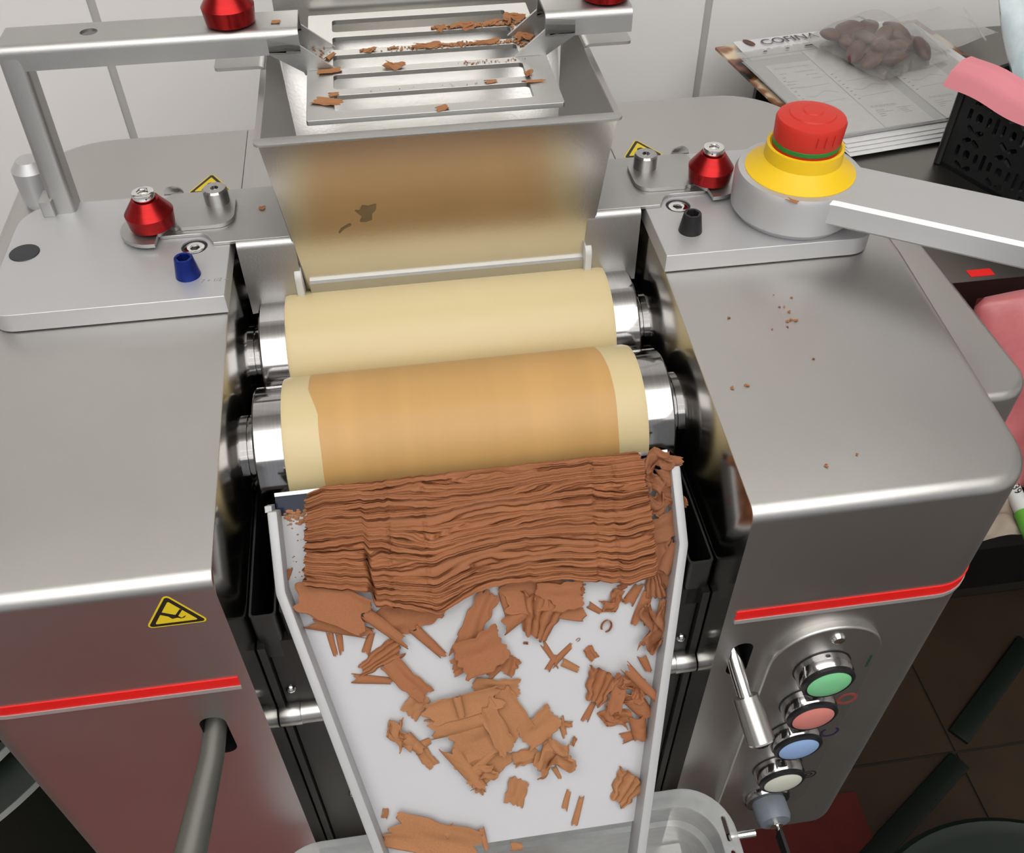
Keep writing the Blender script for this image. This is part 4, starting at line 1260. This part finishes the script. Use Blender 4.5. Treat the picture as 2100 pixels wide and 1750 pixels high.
place_flake('chocolate_shaving', flake_mesh('sheet', 3), M['choc_dry'], (2, -27.5, -45.9), (Vector((1, .2, 0)), Vector((-.2, 1, 0)), Vector((0, 0, 1))), 5, 2.5, 1.2, 'chocolate sheet lying inside the clear tub')

# ------------------------------------------------------------------ table with papers on the right
ZT = -8.0
tb = thing('steel_table', 'dark stainless table behind the mill at the right', 'table', (68, 29, FLOOR))
make('table_top', box(36.4, 150, 4.4, 46.8, ZT - 3, ZT, .5, 4), M['table'], tb)
for x in (40, 140):
    for y in (8, 44): make('leg', box(x - 1.5, x + 1.5, y - 1.5, y + 1.5, FLOOR, ZT - 3, .1), M['dull'], tb)
make('back_panel', box(37, 170, 45.6, 46.4, FLOOR + 2, ZT - 3), M['black'], tb)
make('red_tape', box(38.9, 40.8, 4.9, 5.7, ZT + .0, ZT + .03), M['redline'], tb)
PA = Vector((32.87, 45.97, 0)); PU = Vector((.9893, .1459, 0)); PW = Vector((.1459, -.9893, 0))


def uw(u, w, z): return PA + PU * u + PW * w + Vector((0, 0, z))


def paper(name, u0, u1, w0, w1, z, m, label, cat, sag=0.0, curl=0.0, th=.02, seed=0, parent=None, group=None, rot=0.0):
    nu, nw = 24, 24
    P = np.zeros((nu, nw, 3))
    cu, cw = (u0 + u1) / 2, (w0 + w1) / 2
    for i in range(nu):
        for j in range(nw):
            u = u0 + (u1 - u0) * i / (nu - 1); w = w0 + (w1 - w0) * j / (nw - 1)
            du, dw = u - cu, w - cw
            ur = cu + du * math.cos(rot) - dw * math.sin(rot); wr = cw + du * math.sin(rot) + dw * math.cos(rot)
            zz = z + curl * max(0, 1 - w / 4.0 + .0) ** 2 * (.4 + .6 * abs(u - cu) / max(1e-6, (u1 - u0) / 2)) + sag * (vnoise(np.array(u * .25 + seed), np.array(w * .25), seed + 50))
            P[i, j] = uw(ur, wr, float(zz))
    V, F = sheet(P, th)
    o = make(name, bm_pydata(V, F), m, parent, 60)
    if parent is None: tag(o, label, cat, group)
    return o


paper('magazine', -1.25, 22.5, .1, 22.6, ZT + .14, M['cover'], 'magazine with a dark cocoa-bean cover under the papers', 'magazine', .1, th=.25, seed=1)
for k in range(4):
    paper('paper_sheet', .3 + .15 * k, 20.9 + .1 * k, 1.5, 23.9 - .55 * k, ZT + .32 + .09 * k, M['paper'], ('bottom white sheet of the paper stack', 'second lowest white sheet of the paper stack', 'second highest white sheet of the paper stack', 'top white sheet of the paper stack')[k], 'paper', .05, th=.035, seed=2 + k)
lt = paper('letterhead_sheet', .35, 19, .75, 12, ZT + .74, M['paper'], 'white letterhead sheet with an almond emblem and grey lettering', 'paper', .0, .25, seed=9)
ltz = ZT + .86
text('letterhead_name', 'COFINA', 1.75, tuple(uw(2.9, 2.45, ltz + .1)), tuple(PU), tuple(-PW), M['ink'], lt, .02)
for u0_, u1_ in ((1.4, 2.6), (2.9, 3.3), (3.6, 4.6), (4.9, 5.5), (5.8, 6.6), (6.9, 8.0)):      # handwritten motto, too small to read
    make('motto_stroke', tube([tuple(uw(u0_ + (u1_ - u0_) * q / 16, 3.25 + .12 * math.sin(q * 1.9) - .05 * math.sin(q * .7), ltz + .03)) for q in range(17)], .016, 5), M['inkpale'], lt)
bm = prism([(.42 * math.cos(a) * (1.0), .78 * math.sin(a)) for a in np.linspace(0, 2 * math.pi, 24, endpoint=False)], 'z', 0, .01)
for v in bm.verts: v.co = uw(1.75 + v.co.x - v.co.y * .25, 1.5 - v.co.y, ltz + .12 + v.co.z)
make('almond_emblem', bm, M['bean'], lt)
slv = thing('plastic_sleeve', 'clear punched plastic sleeve holding three printed strips', 'sleeve', tuple(uw(6, 12, ZT + .8)))
paper('sleeve_back', -.8, 19.9, 5.0, 21.5, ZT + .755, M['sleeveback'], '', '', .04, th=.012, seed=12, parent=slv)
paper('sleeve_film', -.9, 20, 3.7, 21.6, ZT + 1.02, M['sleeve'], '', '', .12, th=.012, seed=11, parent=slv)
paper('sleeve_binding', -.95, 9.5, 3.6, 5.0, ZT + 1.05, M['sleeve'], '', '', .12, th=.012, seed=11, parent=slv)
for u in (2.1, 4.6, 7.0):
    bm = prism(rpoly([(-.45, -.09), (.45, -.09), (.45, .09), (-.45, .09)], .085, 4), 'z', 0, .01)
    for v in bm.verts: v.co = uw(u + v.co.x * (1 if u > 5 else .45), 4.3 + v.co.y, ZT + 1.2 + v.co.z)
    make('punch_hole', bm, M['black'], slv)
for k, (u0, w0, w1, lab) in enumerate(((.65, 6.7, 21, 'printed thermal strip at the left of the sleeve'), (5.75, 3.0, 21.1, 'printed thermal strip in the middle of the sleeve'), (11.95, 3.0, 21.3, 'printed thermal strip at the right of the sleeve'))):
    p = paper('thermal_strip', u0, u0 + 4.95, w0, w1, ZT + .80 + .03 * k, M['thermal'], lab, 'printout', .06, th=.02, seed=20 + k, rot=.035)
    zz = ZT + .93 + .03 * k
    PUr = PU * math.cos(.035) + PW * math.sin(.035); PWr = PW * math.cos(.035) - PU * math.sin(.035)
    oo = lambda u, w: tuple(uw(u0 - .35 * (w - 12) / 9.0 * .9 + u, w + .035 * (u - 2.5), zz))
    if k == 0:
        text('printout_title', 'EXOTHERM TEMPER', .42, oo(.5, 8.0), tuple(PUr), tuple(-PWr), M['inkpale'], p, .02)
        rows = [(.5, 1.3, 9.0), (2.2, 4.2, 8.9), (.5, .8, 9.8), (3.0, 4.3, 9.7), (.5, 1.5, 10.7), (3.2, 4.3, 10.5), (.5, 1.1, 11.3), (.5, 1.6, 12.0)]
    else:
        text('printout_title', 'INFLEXION:', .5, oo(.5, 17.7), tuple(PUr), tuple(-PWr), M['ink'], p, .02)
        rows = [(.6, 1.5, 18.25), (.6, 2.2, 18.6), (.6, 1.2, 18.95), (.6, 1.1, 19.3), (2.8, 4.2, 18.2), (2.9, 3.7, 18.5), (3.0, 3.7, 18.8), (3.1, 3.9, 19.1)]
    for a, b, w_ in rows:                                             # lines of print too small to read
        make('print_line', tube([oo(a + (b - a) * q / 12, w_ + .05 * math.sin(q * 2.3)) for q in range(13)], .022, 5), M['inkpale'], p)
    for r in range(8):
        make('tick', box(0, 0, 0, 0, 0, 0) if False else tube([oo(.25, 10.5 + r * .75), oo(.5, 10.45 + r * .75)], .03, 5), M['ink'], p)
    for yy, am in ((12.2, .0), (13.8, .35), (15.4, 0)):
        make('graph_line', tube([oo(.9 + .38 * q, yy + am * math.sin(q * .8) - .03 * q) for q in range(10)], .014, 5), M['inkpale'], p)


def pillow(center, ax, ay, az, lx, ly, th, seed, flat=.12, nseg=30, wr=.18):
    """closed film bag: two skins meeting along a sealed edge"""
    out = []
    for sgn in (1, -1):
        U, Vv = np.meshgrid(np.linspace(-1, 1, nseg), np.linspace(-1, 1, nseg), indexing='ij')
        p = (1 - np.abs(U) ** 3) * (1 - np.abs(Vv) ** 3)
        Z = sgn * th * (p ** .6) * (1 - wr + 2 * wr * vnoise(U * 3 + 9, Vv * 3 + 9, seed)) + .10 * (vnoise(U * 3 + 3, Vv * 3, seed + 4) - .5)
        if sgn < 0: Z = Z * flat
        out.append((U * lx / 2 * (1 + .03 * np.sin(Vv * 5 + seed)), Vv * ly / 2 * (1 + .03 * np.sin(U * 4 + seed)), Z))
    bm = bmesh.new()
    for (X, Y, Z) in out:
        g = [[bm.verts.new(Vector(center) + ax * X[i, j] + ay * Y[i, j] + az * Z[i, j]) for j in range(nseg)] for i in range(nseg)]
        for i in range(nseg - 1):
            for j in range(nseg - 1): bm.faces.new((g[i][j], g[i + 1][j], g[i + 1][j + 1], g[i][j + 1]))
    bmesh.ops.remove_doubles(bm, verts=bm.verts[:], dist=.004)
    return bm


# bag of cocoa beans on the sleeve
ZB = ZT + 1.25
bc = uw(12.6, 7.6, ZB)
bag = thing('bean_bag', 'clear zip bag of brown cocoa beans lying on the printed strips', 'bag', tuple(bc))
ang_ = math.radians(14)
bu = PU * math.cos(ang_) + PW * -math.sin(ang_); bwv = PW * math.cos(ang_) + PU * math.sin(ang_)
make('bag_film', pillow(bc + Vector((0, 0, .2)), bu, -bwv, Vector((0, 0, 1)), 9.2, 10.6, 2.6, 5, .08), M['clearbag'], bag, 180)
bt_ = uw(20.5, 5.2, ZB - .1)
make('bag_tail', pillow(bt_ + Vector((0, 0, .15)), (PU * .97 - PW * .25).normalized(), -(PW * .97 + PU * .25).normalized(), Vector((0, 0, 1)), 11.5, 8.0, .35, 8, .2), M['sleeve'], bag, 180)
make('zip_strip', tube([tuple(uw(24.2, 9.3, ZB + .25)), tuple(uw(27.0, 1.6, ZB + .3))], .09, 8), M['sleeve'], bag)
bean_me = None
bp_ = [(9.4, 4.4, 0), (11.3, 3.9, 0), (13.2, 4.2, 0), (10.0, 6.4, 0), (12.0, 6.3, 0), (14.0, 6.5, 0), (9.6, 8.6, 0), (11.6, 8.8, 0), (13.6, 8.9, 0), (15.4, 8.2, 0), (10.2, 10.6, 0), (12.2, 10.9, 0), (16.2, 9.9, 0), (10.6, 5.2, 1), (12.6, 5.4, 1), (11.0, 7.6, 1), (13.0, 7.6, 1), (14.6, 7.6, 1), (11.4, 9.8, 1), (13.2, 10.0, .8)]
for i, (u, w, l) in enumerate(bp_):
    if bean_me is None:
        b = bmesh.new(); bmesh.ops.create_uvsphere(b, u_segments=18, v_segments=12, radius=1)
        for v in b.verts:
            k = 1 - .35 * abs(v.co.x) ** 2.5
            v.co = Vector((v.co.x * 1.25, v.co.y * .68 * k, v.co.z * .48 * k + .03 * math.sin(v.co.y * 9 + v.co.x * 4))) * S
        bean_me = bpy.data.meshes.new('cocoa_bean'); b.to_mesh(bean_me); b.free(); bean_me.materials.append(M['bean']); smooth(bean_me, 60)
    o = bpy.data.objects.new('cocoa_bean', bean_me); col.objects.link(o)
    o.location = W(*uw(u, w, ZB + .75 + l * .8))
    o.rotation_euler = (rng.uniform(-.5, .5), rng.uniform(-.4, .4), rng.uniform(0, 3.14))
    s_ = rng.uniform(1.15, 1.4); o.scale = (s_, s_, s_)
    tag(o, 'brown cocoa bean inside the clear zip bag', 'bean', 'cocoa beans in the zip bag')

for gname, key in (('cocoa beans in the zip bag', None), ('crumbs on the right housing', None)):
    its = sorted((o for o in col.objects if o.get('group') == gname), key=lambda o: o.location.x)
    for k, o in enumerate(its): o['label'] = o['label'] + ', ' + ORD[k] + ' from the left'
# ------------------------------------------------------------------ black lattice crate, pink sheet, milky bag
ca = Vector((43.95, 20.75, ZT)); cd = Vector((.36, -.933, 0)).normalized(); ce = Vector((.933, .36, 0)).normalized()
crate = thing('lattice_crate', 'black plastic crate with lattice sides on the table at the right', 'crate', tuple(ca + cd * 8 + ce * 6))
CH = 7.6


def lattice(L, H):
    hs = []
    def bar(cx_, cz_, l, w, a):
        q = rpoly([(-l / 2, -w / 2), (l / 2, -w / 2), (l / 2, w / 2), (-l / 2, w / 2)], w * .45, 3)
        c_, s_ = math.cos(a), math.sin(a)
        hs.append([(cx_ + x * c_ - z * s_, cz_ + x * s_ + z * c_) for x, z in q])
    n = int((L - 2.6) / 3.3)
    for i in range(n):
        for j in range(2):
            x = 1.9 + i * 3.3; z = 2.3 + j * 3.2
            for sx_ in (0, 1):
                bar(x + .88 * sx_, z + .75, .85, .42, math.radians(32 if sx_ == 0 else -32))
                bar(x + .88 * sx_, z - 1.5, .85, .42, math.radians(-32 if sx_ == 0 else 32))
            bar(x - .5, z - .38, 1.0, .36, math.radians(90)); bar(x + 1.38, z - .38, 1.0, .36, math.radians(90))
            bar(x + .44, z - .38, .8, .62, math.radians(90))
            bar(x + 2.1, z - .38, 1.5, .34, math.radians(90))
    return hs


def wall_panel(org, du, L):
    bm = prism([(0, 0), (L, 0), (L, CH), (0, CH)], 'y', 0, .35, holes=lattice(L, CH))
    nrm = Vector((0, 0, 1)).cross(du)
    for v in bm.verts: v.co = org + du * v.co.x + Vector((0, 0, v.co.z)) + nrm * v.co.y
    return bm


make('side_panel', wall_panel(ca, cd, 16.0), M['black'], crate)
make('side_panel', wall_panel(ca + ce * 12, cd, 16.0), M['black'], crate)
make('end_panel', wall_panel(ca, ce, 12.0), M['black'], crate)
make('end_panel', wall_panel(ca + cd * 15.7, ce, 12.0), M['black'], crate)
bm = prism([(0, 0), (16, 0), (16, 12), (0, 12)], 'z', .02, .4)
for v in bm.verts: v.co = ca + cd * v.co.x + ce * v.co.y + Vector((0, 0, v.co.z))
make('crate_floor', bm, M['black'], crate)
for (o0, du, L) in ((ca, cd, 16), (ca, ce, 12), (ca + ce * 12, cd, 16), (ca + cd * 16, ce, 12)):
    make('top_rail', tube([tuple(o0 + Vector((0, 0, CH - .1))), tuple(o0 + du * L + Vector((0, 0, CH - .1)))], .32, 8), M['black'], crate)
make('corner_post', tube([tuple(ca + Vector((0, 0, .1))), tuple(ca + Vector((0, 0, CH)))], .34, 8), M['black'], crate)

# pink sheet folded over the crate's edge
P = np.zeros((26, 14, 3))
for i in range(26):
    for j in range(14):
        t_ = i / 25 * 17 - 1.3; q = j / 13
        prof = [(-.75, -1.15), (-.15, .1), (.7, .7), (1.7, .75)]
        k = q * 3; a0 = int(min(2, k)); f = k - a0
        e_ = prof[a0][0] * (1 - f) + prof[a0 + 1][0] * f; z_ = prof[a0][1] * (1 - f) + prof[a0 + 1][1] * f
        P[i, j] = ca + cd * t_ + ce * (e_ - .25) + Vector((0, 0, CH + .35 + z_ + .12 * math.sin(t_ * .9)))
V, F = sheet(P, .05)
tag(make('pink_sheet', bm_pydata(V, F), M['pink'], ang=60), 'pink paper folded over the edge of the black crate', 'paper')
zb_ = thing('milky_zip_bag', 'milky zip bag with pale blue contents standing in the black crate', 'bag', tuple(ca + cd * 6 + ce * 6))
zc = ca + cd * 2.4 + ce * 6.7 + Vector((0, 0, 8.5))
zu = ce; zv = (-cd * .57 + Vector((0, 0, .82))).normalized()
make('bag_film', pillow(zc, zu, zv, zu.cross(zv), 9.6, 18, 1.5, 31, .8, wr=.25), M['bluebag'], zb_, 180)
make('zip_strip', tube([tuple(zc + zu * -4.5 + zv * 6.8), tuple(zc + zu * 4.5 + zv * 6.8)], .12, 8), M['bluebag'], zb_)
make('contents', pillow(zc - zv * 2.5, zu, zv, zu.cross(zv), 7.5, 8, .9, 33, .8), M['teal'], zb_, 180)

# ------------------------------------------------------------------ trolley right of the mill with bag, cloth and pen
make('undershelf', box(37.2, 150, -7.0, 45.4, -26, -24, .4, 3), M['black'], tb)
tag(make('pink_bag', pillow(Vector((44.6, -1.4, -14.9)), Vector((1, 0, 0)), Vector((0, .2, .98)), Vector((0, -.98, .2)), 16, 18, 2.4, 41, .8, wr=.3), M['pinkbag'], ang=180), 'shiny pink plastic bag standing on the low black shelf', 'bag')
pen = thing('marker_pen', 'white and green marker pen with black digits beside the mill', 'pen', (41.5, -6, -24))
pa, pb2 = Vector((43.6, -1.6, -22.6)), Vector((42.7, -6.6, -22.6))
pd = (pb2 - pa).normalized()
make('barrel', tube([tuple(pa), tuple(pb2)], .62, 24), M['whitepen'], pen)
make('pen_cap', tube([tuple(pb2 - pd * .1), tuple(pb2 + pd * 2.6), tuple(pb2 + pd * 3.2)], [.72, .72, .55], 24), M['greenpen'], pen)
text('digits', '7.539', .85, tuple(pa + pd * 1.6 + Vector((-.33, 0, .53))), tuple(pd), (0.85, .15, .5), M['black'], pen, .02)
P = np.zeros((24, 24, 3))
for i in range(24):
    for j in range(24):
        u, w = i / 23 - .5, j / 23 - .5
        P[i, j] = (41.0 + u * 6, -5.6 + w * 4.4, -23.8 + 1.7 * float(vnoise(np.array(u * 5 + 9), np.array(w * 5 + 9), 77)) * (1 - 1.2 * (u * u + w * w)))
V, F = sheet(P, .1)
tag(make('crumpled_cloth', bm_pydata(V, F), M['cloth'], ang=60), 'crumpled beige cloth next to the marker pen', 'cloth')

# ------------------------------------------------------------------ things low on the floor
bk = thing('black_bucket', 'black round bucket with raised rims on the floor at the left', 'bucket', (-70, 18, FLOOR))
bx_, by_ = -72.0, 25.0
make('bucket_wall', lathe([(17, FLOOR), (21.5, -70), (21.9, -70), (21.9, -68.6), (22.9, -68.4), (22.9, -70.2), (22.0, -71.5), (17.6, FLOOR)], (bx_, by_, 0), n=96, cap=False), M['bin'], bk)
make('bucket_rim', lathe([(22.6, -68.6), (23.2, -68.2), (23.8, -68.6), (23.2, -69.0), (22.6, -68.6)], (bx_, by_, 0), n=96, cap=False), M['rim'], bk)
make('bucket_rim', lathe([(26.4, -72.6), (26.8, -72.2), (27.3, -72.6), (26.8, -73.0), (26.4, -72.6)], (bx_, by_, 0), n=96, cap=False), M['rim'], bk)
make('bucket_skirt', lathe([(22.0, -71.5), (26.8, -72.6), (23, FLOOR)], (bx_, by_, 0), n=96, cap=False), M['bin'], bk)
bn = thing('dark_bin', 'very dark green round bin on the floor at the lower right', 'bin', (60, -34, FLOOR))
make('bin_body', lathe([(17, FLOOR), (22, -86), (22.6, -85.4), (22.0, -85.0), (20.5, -85.6), (0, -84.0)], (60, -30, 0), n=80), M['bin'], bn)
for k, (a, b_, lab) in enumerate((((106, 33.5), (84.2, 17.6), 'far dark strip running across the floor tiles'), ((82.5, 13.6), (52, -5), 'near dark strip running across the floor tiles'))):
    a = Vector(a); b_ = Vector(b_); dd = (b_ - a).normalized(); nn_ = Vector((-dd.y, dd.x)) * 1.8
    tag(make('dark_strip', prism([tuple(a - nn_), tuple(b_ - nn_), tuple(b_ + nn_), tuple(a + nn_)], 'z', FLOOR, FLOOR + .9, .2), M['bin']), lab, 'strip')  # flat dark bar on the tiles, one even colour
